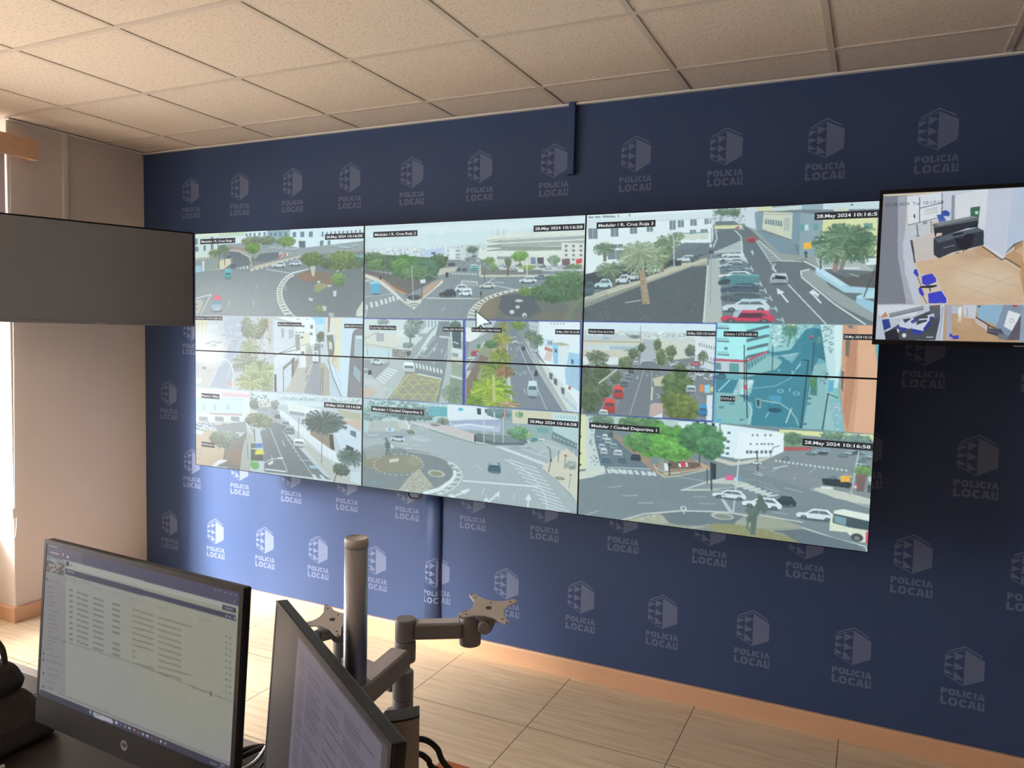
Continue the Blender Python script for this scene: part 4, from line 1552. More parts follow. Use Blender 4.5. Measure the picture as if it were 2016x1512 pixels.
P 140 112 104 3244 180 3264 181 3242 245 3229 245
M 86 114 84 3232 148 105 76
M 100 124 94 3260 122 89 48
M 84 108 80 3297 166 59 54
M 110 132 100 3193 174 56 33
L 170 166 130 4 3267 259 3298 270
F 2250 443 2803 832 126 130 132
P 220 232 240 2250 440 2801 444 2800 488 2252 488
P 206 212 210 2252 481 2802 482 2803 565 2598 571 2560 530 2510 531 2256 627
N 150 160 166 90 6 2275 494 2797 488 2797 500 2276 506
N 240 240 236 110 8 2275 484 2796 483 2797 503 2276 509
P 214 206 184 2252 504 2509 504 2510 534 2253 542
P 196 200 202 2252 504 2509 501 2509 516 2253 523
P 210 200 180 2254 564 2498 562 2487 594 2255 596
P 150 176 200 2336 512 2355 506 2378 518 2336 520
P 170 186 196 2370 545 2491 544 2486 557 2370 560
P 226 230 232 2255 592 2410 590 2411 621 2256 627
L 150 120 110 2 2499 458 2502 556
L 110 110 106 2 2256 526 2497 526
T 130 140 130 2477 503 25 7
P 176 180 182 2509 513 2571 515 2590 614 2500 618
P 214 210 196 2586 511 2728 520 2730 567 2598 571
P 212 208 190 2595 572 2694 568 2802 606 2798 653 2637 624
P 226 230 232 2721 496 2800 509 2801 600 2724 576
G 130 134 136 7 1 0.4 0.8 2734 519 2799 532 2799 550 2735 537
G 130 134 136 6 1 0.4 0.8 2736 561 2801 579 2801 597 2736 579
P 116 118 122 2512 605 2562 597 2588 645 2603 699 2608 820 2399 835 2440 720 2494 630
P 120 124 128 2623 595 2725 579 2797 630 2803 771 2748 727 2698 658 2631 625
N 206 208 208 60 8 2624 607 2719 597 2792 642 2793 677 2686 658 2637 630
P 206 214 220 2724 567 2802 618 2803 632 2720 609
K 206 212 216 2648 609 18 11 0
K 190 110 110 2726 603 24 11 0
K 206 210 214 2745 644 15 11 0
K 190 200 200 2707 663 20 11 0
K 160 168 170 2574 572 7 11 0
K 190 196 200 2568 585 9 11 0
Z 205 212 212 10 0.5 2503 596 2562 598 2561 603 2500 600
L 205 212 212 2 2520 635 2509 673 2466 824
L 205 212 212 2 2551 634 2554 701
P 206 204 190 2552 704 2560 704 2559 759 2551 760
P 200 190 160 2556 670 2601 656 2609 698 2566 701
P 196 166 156 2550 775 2568 768 2606 769 2602 824 2546 825
L 190 190 190 3 2573 731 2592 742 2574 749
P 205 212 212 2492 661 2489 677 2496 673
L 205 212 212 2 2494 661 2492 670
E 150 154 156 2533 659 9 4
E 150 154 156 2574 657 7 3
P 90 96 86 2256 627 2280 626 2376 723 2333 827 2263 831
T 110 116 84 2572 533 17 24
T 104 116 78 2586 584 21 36
T 110 120 90 2628 558 23 23
T 100 108 92 2703 553 21 23
T 110 124 84 2626 588 16 11
M 110 116 92 2754 572 23 24
L 100 90 76 4 2755 584 2756 608
L 70 66 60 3 2701 574 2710 580
M 98 104 80 2318 593 53 38
L 110 100 84 9 2316 619 2328 764
M 86 96 72 2281 677 60 57
T 92 104 72 2340 649 40 32
T 88 100 68 2284 766 47 57
T 96 106 78 2356 724 33 38
T 104 114 84 2400 672 26 28
T 112 120 90 2443 611 32 28
T 104 112 84 2473 572 22 25
T 100 108 80 2507 547 15 18
L 220 218 206 5 2329 700 2405 640
K 216 66 60 2378 792 26 33 2
K 214 72 64 2414 733 23 29 2
K 120 122 126 2438 695 18 16 2
K 150 156 160 2454 663 17 15 2
K 90 94 98 2466 644 13 11 2
K 196 200 202 2484 612 11 10 2
K 220 224 226 2353 822 20 13 2
T 98 116 68 2657 690 60 48
T 92 110 70 2667 635 30 30
T 112 120 60 2679 779 72 54
T 100 116 64 2623 746 30 36
K 196 200 204 2712 705 20 16 2
P 230 130 80 2744 686 2761 685 2764 714 2747 716
P 150 206 230 2764 687 2785 683 2788 716 2766 717
P 226 230 232 2775 726 2798 724 2799 828 2776 827
K 60 140 190 2762 786 18 24 2
E 220 206 120 2794 701 7 12
P 226 232 236 2558 827 2601 809 2602 828
L 52 60 150 6 2250 444 2802 444 2802 828 2263 834
F 2803 443 3375 832 104 168 178
P 176 240 240 2804 444 3007 444 2995 541 2924 624 2805 623
P 150 230 230 2908 446 3002 444 2998 535 2919 572
L 90 110 118 2 2804 453 2847 454
P 106 136 144 2804 459 2850 460 2850 468 2804 466
L 90 110 118 2 2806 503 2849 503
P 106 136 144 2806 509 2852 510 2852 517 2806 516
L 90 110 118 2 2808 556 2851 555
P 106 136 144 2808 562 2854 562 2855 569 2809 568
P 90 110 118 2915 469 2986 450 2998 449 2998 458 2916 480
P 90 110 118 2916 503 2987 484 2999 483 3000 492 2918 515
P 90 110 118 2918 536 2989 516 3001 516 3001 525 2920 547
P 90 110 118 2919 566 2990 546 3002 546 3002 555 2921 578
P 90 130 140 2834 536 2847 535 2848 546 2835 546
P 196 80 100 2804 581 2920 583 2993 544 2993 553 2920 592 2804 591
P 196 206 206 2804 591 2920 592 2922 642 2806 629
P 90 150 150 2856 597 2892 598 2894 631 2857 630
P 100 140 150 2804 597 2824 598 2826 625 2805 623
P 110 170 176 2920 592 2993 553 2994 575 2924 624
G 76 110 120 6 1 0.4 0.9 2923 595 2990 558 2992 581 2926 624
P 150 200 200 3002 447 3155 442 3127 504 3044 557 2995 541
N 90 130 130 90 7 3002 450 3145 445 3106 510 3011 541
N 200 230 230 80 8 3002 450 3071 446 3043 517 3011 529
P 220 220 160 3061 443 3092 442 3093 460 3061 460
P 140 186 186 2994 567 3040 568 3043 591 3020 620 2951 658 2926 647 2916 630
P 58 124 142 3125 464 3156 453 3190 535 3163 603 3132 830 2948 832 2949 745 2809 712 2806 653 2884 661 3026 614 3046 585 3001 552 3076 539
P 52 110 130 3156 458 3176 458 3206 535 3203 579 3161 558
P 132 182 182 2809 712 2886 713 2932 740 2951 785 2942 829 2814 830
P 150 170 160 2830 728 2898 721 2904 736 2842 751
P 90 136 144 2860 753 2876 747 2885 753 2868 760
P 90 136 144 2898 713 2914 707 2923 712 2906 719
P 90 136 144 2820 770 2837 764 2846 770 2829 777
P 90 136 144 2899 813 2916 807 2924 813 2908 820
Z 206 232 232 9 0.5 2895 657 2875 720 2942 710 2951 658
P 214 236 236 2894 659 2948 661 2948 664 2893 662
P 214 236 236 2892 665 2947 667 2947 671 2891 669
P 214 236 236 2889 672 2946 674 2945 677 2888 675
P 214 236 236 2886 678 2944 680 2944 683 2886 682
P 214 236 236 2884 685 2943 686 2942 690 2883 688
P 214 236 236 2881 691 2942 693 2941 696 2880 695
P 214 236 236 2879 698 2940 699 2940 703 2878 702
P 214 236 236 2876 704 2939 706 2938 709 2875 708
P 214 236 236 2874 711 2937 712 2937 716 2873 715
L 200 226 228 4 2861 661 2820 706
L 170 210 214 2 2947 690 3028 677 3081 646 3115 582
L 190 220 224 4 2932 743 2948 774 2939 827
L 190 220 224 2 3026 614 3048 585 3023 563
Z 200 226 228 7 0.5 3045 562 3103 552 3078 586 3078 584
L 200 226 228 2 3023 566 3105 550 3081 588
E 150 196 204 3048 695 13 8
E 70 130 148 3048 695 9 6
E 150 196 204 3105 701 13 8
E 70 130 148 3105 701 9 6
P 206 232 234 3091 753 3084 773 3091 771
L 206 232 234 4 3086 768 3073 814
L 200 226 230 3 3009 778 2999 798
L 200 226 230 3 3115 591 3100 611
L 190 220 224 3 3042 613 3037 622
L 190 220 224 3 3085 617 3088 628
L 190 220 224 3 3080 683 3081 694
K 64 140 170 3030 740 28 29 2
E 36 70 92 3031 769 25 9
P 70 150 180 3017 723 3047 720 3050 741 3011 747
P 140 182 184 3162 592 3203 584 3214 701 3210 829 3132 830 3147 704 3154 637
P 150 190 190 3201 535 3232 545 3248 676 3276 835 3210 829
P 70 120 110 3154 637 3175 636 3176 706 3152 704
P 60 110 100 3160 648 3170 647 3171 669 3158 673
T 90 140 80 3160 656 10 17
P 80 120 126 3142 712 3157 712 3158 721 3143 722
P 80 120 126 3141 732 3156 731 3156 740 3141 741
P 80 120 126 3131 809 3146 808 3146 817 3132 818
P 200 226 226 3176 441 3252 443 3254 588 3240 721 3203 590
N 110 140 146 60 6 3181 447 3227 446 3222 551 3196 535
P 220 238 236 3222 446 3251 446 3250 599 3237 644
P 214 150 116 3252 440 3350 441 3372 583 3376 833 3276 835 3253 676 3254 577
P 232 168 130 3302 445 3350 444 3377 626 3376 833 3306 833 3313 673
P 196 128 96 3278 478 3304 488 3302 652 3286 834 3267 753 3269 588
P 120 96 84 3264 489 3279 489 3278 560 3265 555
P 120 96 84 3255 610 3265 612 3264 687 3256 676
P 110 110 112 3269 445 3287 445 3285 456 3270 454
L 130 190 180 21 3238 677 3241 727 3266 830
P 90 170 200 3214 648 3232 644 3231 688 3213 690
P 130 180 190 3214 712 3256 720 3274 835 3246 832
N 230 210 220 40 5 3220 722 3256 731 3266 830 3246 826
L 40 50 56 4 3214 695 3201 830
L 40 50 56 4 3130 576 3141 577 3126 830
L 40 50 56 3 3120 575 3143 578
L 40 50 56 3 3158 508 3156 614
L 50 60 66 3 3013 524 3015 615
L 50 60 66 3 3211 696 3250 710
L 54 60 66 4 2909 526 2918 741
L 44 50 56 4 2918 572 2931 804
E 206 60 80 2919 687 7 9
P 130 170 166 2960 727 2979 728 2980 766 2962 761
P 40 60 66 2964 732 2974 733 2974 758 2966 756
L 160 196 180 4 2982 734 3048 741 3086 765 3109 797 3116 820
M 90 140 120 3072 466 32 25
L 80 110 100 4 3073 482 3067 528
T 90 140 130 3173 502 10 14
N 30 50 60 14 5 3184 608 3209 606 3207 662 3186 658
K 190 90 120 3147 491 7 7 2
K 70 110 130 2824 646 23 13 0
P 90 170 210 2817 815 2834 814 2834 832 2818 831
F 2250 832 3375 1267 120 130 134
P 226 222 170 2246 835 2274 836 2285 1065 2250 1072
P 206 212 208 2274 840 2333 855 2368 1070 2286 1092 2281 1065
N 130 140 140 50 7 2293 885 2328 889 2354 1045 2305 1050
P 70 72 66 2247 927 2258 926 2258 935 2247 936
P 70 72 66 2249 999 2260 998 2260 1007 2249 1008
P 70 72 66 2250 1047 2262 1046 2262 1055 2251 1056
P 186 204 196 2288 839 2666 828 2668 857 2592 869 2289 872
P 214 214 196 2250 1082 2368 1057 2368 1073 2314 1099 2251 1115
P 98 112 122 2320 882 2383 898 2573 1036 2401 1050 2347 1045 2315 929
P 160 130 112 2376 898 2430 920 2564 986 2559 1018 2612 1058 2587 1060 2369 899
K 130 150 160 2333 934 15 14 2
K 206 212 214 2363 925 12 14 2
K 190 200 200 2377 940 14 14 2
K 150 166 172 2402 960 15 14 2
K 170 190 196 2350 967 15 14 2
K 206 216 220 2360 985 16 14 2
K 206 212 214 2421 986 19 14 2
K 90 120 136 2372 1017 23 14 2
K 90 110 120 2440 1012 19 14 2
K 44 52 60 2498 998 22 14 2
K 90 104 114 2388 907 11 14 2
L 205 212 212 3 2381 1049 2560 1039
Z 205 212 212 7 0.5 2374 1056 2577 1049 2593 1063 2382 1075
Z 205 212 212 3 0.5 2368 1058 2375 1082 2321 1094 2348 1078
P 206 214 214 2391 1053 2401 1052 2410 1070 2397 1071
P 206 214 214 2422 1052 2431 1052 2440 1069 2428 1070
P 206 214 214 2447 1053 2457 1052 2465 1069 2453 1070
P 206 214 214 2473 1052 2482 1051 2491 1068 2479 1070
P 206 214 214 2497 1052 2506 1051 2515 1068 2503 1069
P 206 214 214 2521 1052 2530 1051 2539 1068 2527 1069
P 206 214 214 2546 1050 2555 1050 2564 1067 2552 1068
P 206 214 214 2570 1049 2579 1048 2588 1066 2576 1067
P 150 128 112 2572 1017 2610 1007 2710 979 2797 1008 2791 1014 2675 1051 2613 1067 2576 1036
P 110 86 74 2635 998 2784 996 2736 1020 2637 1030
P 196 160 130 2735 982 2803 1010 2785 1018 2675 1045 2606 1065 2606 1055 2675 1039 2773 1013
L 206 200 180 4 2572 1017 2593 1053 2619 1067 2676 1056 2797 1017
P 226 232 230 2614 1010 2633 1010 2634 1040 2615 1042
L 196 200 190 4 2586 1032 2625 1050 2681 1044
P 226 236 240 2667 835 2834 831 2835 912 2817 907 2766 862 2668 869
G 40 52 60 4 1 0.4 1 2729 833 2849 834 2851 861 2730 858
P 230 240 244 2832 835 3068 850 3069 933 2914 966 2837 961
P 242 246 248 2904 863 3068 853 3067 939 2891 968
P 80 94 100 2860 864 2871 863 2872 871 2860 872
P 80 94 100 2858 898 2870 897 2870 906 2858 906
P 80 94 100 2858 924 2870 923 2870 931 2858 932
P 80 94 100 2857 945 2869 944 2869 953 2858 954
P 120 130 136 2951 866 2958 865 2958 874 2951 874
P 120 130 136 2968 864 2975 864 2976 873 2969 873
P 120 130 136 2997 862 3004 861 3004 870 2997 871
P 120 130 136 3016 860 3023 860 3023 869 3016 869
P 100 110 116 2945 901 2952 902 2953 908 2946 908
P 100 110 116 2968 899 2975 900 2976 906 2969 906
P 100 110 116 2985 898 2992 898 2993 904 2986 905
P 100 110 116 2997 897 3004 897 3004 903 2997 904
P 100 110 116 3011 895 3018 896 3018 902 3011 903
P 100 110 116 3024 894 3031 895 3031 901 3024 902
P 90 100 106 2932 931 2942 930 2942 942 2933 943
P 90 100 106 2946 929 2955 929 2955 941 2946 942
P 90 100 106 2968 927 2978 927 2978 939 2969 939
P 90 100 106 2986 926 2995 925 2995 937 2986 938
P 90 100 106 3001 924 3010 924 3010 936 3001 936
P 90 100 106 3017 923 3026 922 3026 934 3017 935
P 226 226 160 3051 840 3372 835 3374 860 3052 854
P 120 150 116 3068 850 3135 857 3137 904 3071 903
T 100 126 96 3102 871 33 24
T 120 150 120 3241 848 47 14
T 120 146 130 3320 856 51 17
P 180 80 80 3071 905 3164 897 3170 912 3072 927
P 206 196 184 2819 968 2891 980 3067 934 3170 910 3170 918 3029 961 2880 996 2814 981
P 130 136 138 3072 921 3375 883 3386 1092 3177 1058 2916 1002 3000 964
K 110 130 140 3165 919 18 9 0
K 170 186 190 3186 914 18 9 0
K 60 70 78 3205 915 18 9 0
K 150 170 180 3212 906 18 9 0
K 110 130 140 3276 917 18 9 0
K 170 186 190 3297 907 18 9 0
K 60 70 78 3322 904 18 8 0
K 150 170 180 3348 902 17 8 0
K 110 130 140 3354 919 17 8 0
K 170 186 190 3335 943 17 8 0
K 60 70 78 3351 956 17 8 0
K 150 170 180 3270 1007 18 9 0
K 110 130 140 3244 1004 18 9 0
K 170 186 190 3291 994 18 9 0
K 60 70 78 3229 1018 18 9 0
K 150 170 180 3250 1027 18 9 0
K 110 130 140 3339 932 17 8 0
K 170 186 190 3364 912 17 8 0
P 40 46 52 3207 1011 3260 1008 3313 1020 3303 1038 3213 1034
Z 205 212 212 17 0.5 3040 957 3300 970 3300 978 3040 964
L 205 212 212 4 3036 990 3085 975
L 190 198 200 2 3005 1066 3062 1080
L 190 198 200 2 3078 1060 3145 1071
L 190 198 200 2 2978 984 3002 994
L 190 198 200 2 3109 1018 3115 1024
L 190 198 200 2 3030 1003 3052 988
L 190 198 200 2 3184 976 3163 995
L 200 206 206 3 2974 1008 2997 1018 2995 1024 2963 1016
L 150 156 158 2 2935 1043 2981 1041 3107 1090
T 110 134 110 2347 854 55 20
T 96 130 84 2514 855 91 32
T 84 138 60 2620 917 114 63
T 96 156 64 2589 945 109 48
T 104 164 70 2646 959 88 38
T 76 122 76 2762 899 91 59
T 84 130 84 2794 934 54 43
T 92 140 76 2504 933 59 39
L 150 156 146 4 2594 989 2602 1046
L 150 156 146 4 2603 988 2612 1045
L 150 156 146 4 2610 988 2618 1044
L 90 80 70 6 2756 968 2757 1008
L 90 84 74 5 2478 935 2478 955
P 226 230 230 2672 1007 2708 998 2714 1015 2677 1021
P 206 60 70 2681 1002 2698 994 2706 1014 2687 1020
P 196 196 186 2687 1113 2787 1065 2858 1045 2935 1055 3046 1097 3024 1100 2919 1075 2819 1096
P 136 144 146 2715 1105 2787 1074 2883 1067 2907 1076 2818 1092
L 214 218 214 5 2907 1076 2947 1060
L 214 218 214 5 2930 1081 2969 1066
L 214 218 214 5 2952 1086 2992 1072
L 214 218 214 5 2974 1091 3014 1078
L 214 218 214 5 2996 1096 3035 1084
L 214 218 214 5 3018 1100 3057 1090
L 206 210 208 3 2687 1113 2819 1099 2925 1092
L 206 210 208 3 2687 1112 2852 1047
P 230 90 140 2860 1034 2890 1032 2890 1051 2862 1054
P 100 150 190 2902 1035 2923 1035 2921 1050 2903 1051
E 206 214 216 2897 1046 6 7
L 180 188 190 3 2291 1262 2346 1238
L 180 188 190 3 2513 1185 2578 1177
L 180 188 190 2 2760 1158 2827 1152
L 180 188 190 3 2446 1163 2512 1154
L 180 188 190 2 2735 1132 2790 1128
L 180 188 190 3 2387 1134 2444 1122
L 180 188 190 2 2676 1061 2775 1065
L 180 188 190 2 3038 1158 3094 1160
P 190 196 196 2841 1124 2853 1123 2894 1176 2879 1181
L 50 54 56 6 2802 989 2808 1100
P 40 46 46 2805 991 2822 993 2823 1055 2810 1056
L 60 64 64 4 2788 1015 2790 1074
L 60 66 66 5 2636 1011 2640 1058
P 50 54 54 2631 1008 2645 1009 2646 1019 2631 1019
L 50 54 56 4 2973 936 2980 1008
L 60 64 66 4 2973 936 2959 934
L 110 116 118 3 3022 944 3032 910 3054 902
L 206 214 212 5 2908 960 2894 1189
L 206 212 212 4 3327 898 3309 1055
K 222 226 226 2876 1108 65 20 0
K 44 52 60 3078 1111 45 22 0
K 226 232 234 2999 1127 74 24 0
K 220 228 232 3192 1148 68 24 0
K 206 212 214 2969 974 23 8 0
K 120 130 136 3078 946 16 8 0
L 40 40 44 2 2826 1121 2852 1112 2862 1117
P 150 150 136 2443 1266 2618 1211 2804 1181 3038 1170 3173 1207 3366 1261 3143 1267 2985 1256 2807 1250 2722 1268
P 104 114 118 2612 1218 2681 1203 2804 1183 2935 1184 2890 1232 2782 1247 2683 1254 2626 1248
P 170 166 142 2469 1259 2593 1220 2619 1224 2645 1252 2594 1262 2490 1263
N 210 206 190 60 4 2469 1259 2593 1220 2645 1252 2490 1263
N 200 196 170 100 4 2895 1213 3010 1168 3151 1204 2926 1234
E 190 188 170 2853 1197 47 15
E 130 136 128 2856 1198 36 10
P 160 160 140 2890 1232 2924 1203 3010 1174 3073 1184 3151 1204 3040 1218
E 144 138 96 2926 1246 141 24
E 140 132 92 3031 1262 126 27
N 176 168 120 90 4 2783 1253 3041 1225 3138 1265 2927 1265
L 206 210 206 5 2443 1266 2541 1227 2694 1195 2864 1180 2953 1184
L 206 210 206 4 2993 1176 3150 1183
L 206 210 206 4 3151 1204 3271 1231 3365 1244 3374 1266
L 190 196 194 2 2734 1260 2782 1244 2806 1237
P 98 108 114 3041 1231 3152 1210 3340 1242 3374 1266 3143 1264 3086 1236
E 214 220 220 2701 1185 14 10
E 120 130 136 2701 1185 8 6
L 206 212 214 4 2702 1191 2703 1207
P 86 100 92 2986 1098 3001 1102 3005 1120 3022 1136 3018 1161 3004 1169 2998 1154 2984 1183 2983 1214 2979 1257 2962 1254 2962 1204 2948 1219 2944 1195 2974 1142 2982 1123
E 82 96 90 2991 1110 9 13
P 94 108 98 2940 1155 2980 1147 2986 1165 2953 1181 2940 1171
L 92 106 96 8 2953 1194 2949 1231 2964 1241
P 206 204 190 3177 1052 3208 1043 3304 1056 3377 1070 3376 1093 3253 1079
P 226 230 228 3206 1040 3246 1039 3249 1047 3209 1049
L 206 206 196 3 3171 1056 3378 1101
P 250 180 60 3270 996 3304 991 3302 1014 3271 1018
T 110 146 80 3346 971 31 20
P 120 90 84 3321 985 3357 981 3350 1045 3327 1047
E 206 100 110 3321 1028 8 10
E 220 226 226 3321 1031 5 5
L 160 166 160 4 3313 1032 3304 1061
P 60 64 68 3362 1020 3372 1019 3372 1045 3363 1046
E 200 206 206 3368 997 6 12
P 226 226 200 3255 1128 3286 1119 3375 1128 3378 1231 3334 1231 3301 1201 3242 1203 3242 1168
P 60 74 80 3253 1137 3373 1151 3375 1185 3310 1182 3252 1172
P 120 150 156 3256 1143 3298 1149 3297 1178 3257 1169
E 60 62 66 3336 1216 22 16
E 120 124 124 3336 1219 10 8
P 210 70 100 3365 1192 3376 1185 3378 1234 3365 1233
P 236 236 226 3255 1126 3286 1117 3375 1126 3376 1148 3256 1137
F 1125 0 2250 700
P 20 22 24 1736 401 1824 461 1782 466 1802 489 1790 495 1769 474 1742 489
P 250 252 252 1742 410 1813 458 1776 462 1795 483 1788 488 1767 465 1746 481'''
TV_DATA = '''F 6 6 884 384 222 206 184
P 130 134 142 -0.5 12 78 14 77 223 137 381 5 384
P 176 180 190 52 16 80 16 80 132 77 223 126 379 96 382 62 222
P 206 212 222 84 100 100 166 110 223 140 381 120 382 87 276 75 181
P 230 238 244 80 18 186 8 190 100 158 103 88 114
P 214 222 232 186 8 316 -4 313 188 215 105 190 100
P 236 242 246 82 30 116 24 121 107 88 112
L 70 76 80 2 118 22 122 108
L 60 66 70 2 120 59 186 44
P 236 240 240 124 61 184 48 187 96 126 104
L 150 156 160 1 135 66 174 58
L 150 156 160 1 135 72 174 65
L 150 156 160 1 136 80 175 73
E 40 44 52 108 84 5 8
P 236 242 246 107 74 114 75 115 95 108 95
L 70 76 80 2 184 10 187 64
L 80 86 90 2 88 114 176 94
P 150 156 160 213 21 222 20 224 104 215 105
P 232 236 240 223 22 317 -0.2 316 141 297 136 293 101 229 102
P 54 82 170 185 72 199 69 210 77 210 89 186 88
P 70 100 190 172 83 189 82 201 105 180 108
L 60 70 80 2 186 60 188 96
P 210 216 218 90 116 155 103 160 135 176 225 118 224 100 166
P 214 206 196 100 166 161 143 183 229 115 240
L 90 96 100 3 114 113 120 152
L 90 96 100 2 112 154 125 152
L 90 96 100 2 156 101 160 143
P 150 156 160 132 104 144 102 145 112 132 114
P 228 232 240 311 141 316 -2 385 -6 375 229 367 235 310 188
P 196 212 232 385 -6 412 -6 422 176 398 198 376 221
P 210 216 230 316 -2 385 -4 373 229 313 184
P 226 232 238 295 101 312 102 311 141 297 132
P 60 110 80 269 64 296 61 295 97 270 92
P 220 232 224 282 78 292 76 291 87 284 86
P 96 100 106 161 115 271 96 295 97 294 107 167 128
P 130 136 140 161 113 270 93 294 97 184 120
P 40 44 50 165 127 294 107 293 130 266 131 172 162
P 50 54 62 167 162 172 160 311 141 313 188 224 210 186 229 170 216
P 84 96 104 169 164 221 146 293 130 311 141 267 151 182 178
P 30 34 40 221 150 252 143 253 149 225 156
P 226 200 190 175 144 191 144 191 152 172 158
L 150 160 166 2 197 195 230 186
P 160 164 170 271 98 274 95 269 100 250 101
P 30 30 36 229 160 250 166 260 151 277 148 284 156 281 187 266 203 245 200 235 182
L 40 40 46 3 256 202 257 222
L 40 40 46 2 235 213 277 209
L 40 40 46 2 256 206 274 223
P 222 190 152 118 240 183 229 239 214 310 190 367 237 427 269 434 380 220 381 179 286 131 277
P 206 168 128 280 203 310 188 367 235 316 228
S 196 164 130 281 223 48 16 60
S 238 222 200 320 307 89 48 50
L 200 176 146 1 184 249 319 291 431 331
L 200 176 146 1 165 290 322 347 408 380
L 200 176 146 1 316 228 234 258 135 277
L 200 176 146 1 428 281 321 327 241 381
L 200 176 146 1 350 236 428 285
P 120 98 80 310 190 367 235 376 229 375 237 365 239 308 194
P 200 160 116 376 221 398 206 425 226 427 265 377 235
P 214 176 134 398 206 423 188 425 230
P 186 140 98 398 194 422 182 423 191 400 210
P 110 90 70 375 229 427 265 428 271 375 234
P 120 100 80 397 187 422 176 422 180 398 194 376 217 376 214
L 60 60 64 4 99 166 110 215 115 242
L 70 70 74 2 103 166 112 215
P 56 62 200 114 266 122 264 129 285 125 291 113 277
P 62 66 206 138 287 170 279 182 298 182 308 155 320 141 314
L 220 222 226 2 169 278 184 298 184 309 156 322
L 60 60 64 3 161 318 167 340
P 40 40 44 134 322 184 318 186 323 167 328 134 328
L 70 72 78 2 125 289 137 318
L 190 194 200 2 132 289 143 287
P 56 62 200 130 330 138 326 148 347 146 359 135 347
P 60 64 206 160 347 199 338 215 363 216 379 164 380
L 220 222 226 2 199 336 217 363 217 380
L 70 72 78 2 146 359 158 380
F 6 384 212 506 200 208 216
P 226 232 238 9 388 227 385 227 395 148 388 124 421 47 434 12 422
P 150 156 160 44 415 148 388 149 402 49 430
L 90 96 104 2 45 428 149 400
G 226 230 236 6 1 0.1 0.2 47 430 149 404 150 420 55 446
P 70 74 80 128 425 199 391 201 428 190 504 36 508 34 484 74 454
P 90 94 100 166 388 198 385 197 428 172 428
P 40 64 140 21 438 45 434 53 463 30 476
P 206 140 110 24 422 34 409 43 426 17 432
P 196 210 220 7 422 20 422 39 508 11 508
P 214 220 236 78 446 106 429 128 433 116 466 79 471
P 50 66 150 71 459 104 466 98 477 71 471
P 60 70 80 88 436 106 431 114 433 96 448
P 50 66 150 112 442 128 429 129 435 118 450
P 220 226 238 119 454 140 433 168 430 171 445 152 474 116 474
P 48 64 156 116 466 152 474 146 488 116 483
P 60 70 84 132 439 161 435 162 441 130 454
P 46 60 150 152 466 172 432 173 453 156 478
P 210 216 226 161 420 182 414 183 432 165 430
P 44 56 130 170 424 183 426 181 434 170 433
E 230 232 236 73 475 6 8
E 230 232 236 95 490 7 8
P 30 32 38 34 480 71 467 81 506 39 508
L 226 230 232 3 163 495 183 494
P 204 60 60 182 389 191 389 192 393 183 394
P 206 214 226 198 387 227 387 233 503 190 504 201 444
L 150 160 176 2 206 391 205 448 199 504
L 90 90 96 2 218 428 214 503
F 212 384 884 506 198 160 118
P 196 200 206 232 387 262 387 263 411 234 415
P 240 246 250 252 395 262 391 263 439 253 444
P 214 218 224 264 385 304 385 303 431 268 427
L 140 150 160 2 278 395 279 423
P 176 180 190 216 385 232 385 237 480 233 503 222 503
P 150 190 216 305 387 378 382 372 450 358 450 308 427
P 210 196 190 299 427 341 450 343 474 303 443
L 50 44 44 3 304 425 345 454 383 469
P 136 156 176 380 384 434 384 440 498 398 493 362 462
P 240 246 248 394 402 428 414 410 471 384 454
E 190 200 206 405 435 7 9
E 240 246 248 405 435 4 6
P 96 90 100 427 421 436 417 440 498 395 499
P 90 94 104 342 462 376 462 394 489 371 489 343 478
L 40 42 50 3 341 450 341 476 380 481
L 44 46 56 2 349 462 380 473
P 120 124 130 370 478 401 485 395 499 371 497
P 204 60 70 405 384 418 385 418 391 406 391
P 60 60 66 307 388 315 388 315 392 307 392
P 60 64 200 239 489 257 486 259 498 242 500
P 60 64 190 231 480 237 482 241 492 232 493
S 214 176 140 268 443 31 24 60
F 420 6 884 384
P 214 224 236 412 6 560 6 556 210 436 250
P 232 236 240 560 6 884 6 884 150 556 210
P 150 138 124 552 206 884 146 884 156 556 216
P 200 156 108 412 250 540 220 884 330 884 384 440 384
P 110 90 70 440 250 540 222 700 262 700 268 540 230 440 258
P 222 204 176 560 216 884 156 884 330 700 268
F 430 384 884 506
P 150 170 186 430 384 600 384 580 506 430 506
P 216 220 228 600 384 884 384 884 440 590 470
P 74 74 82 640 400 760 396 756 440 642 446
'''
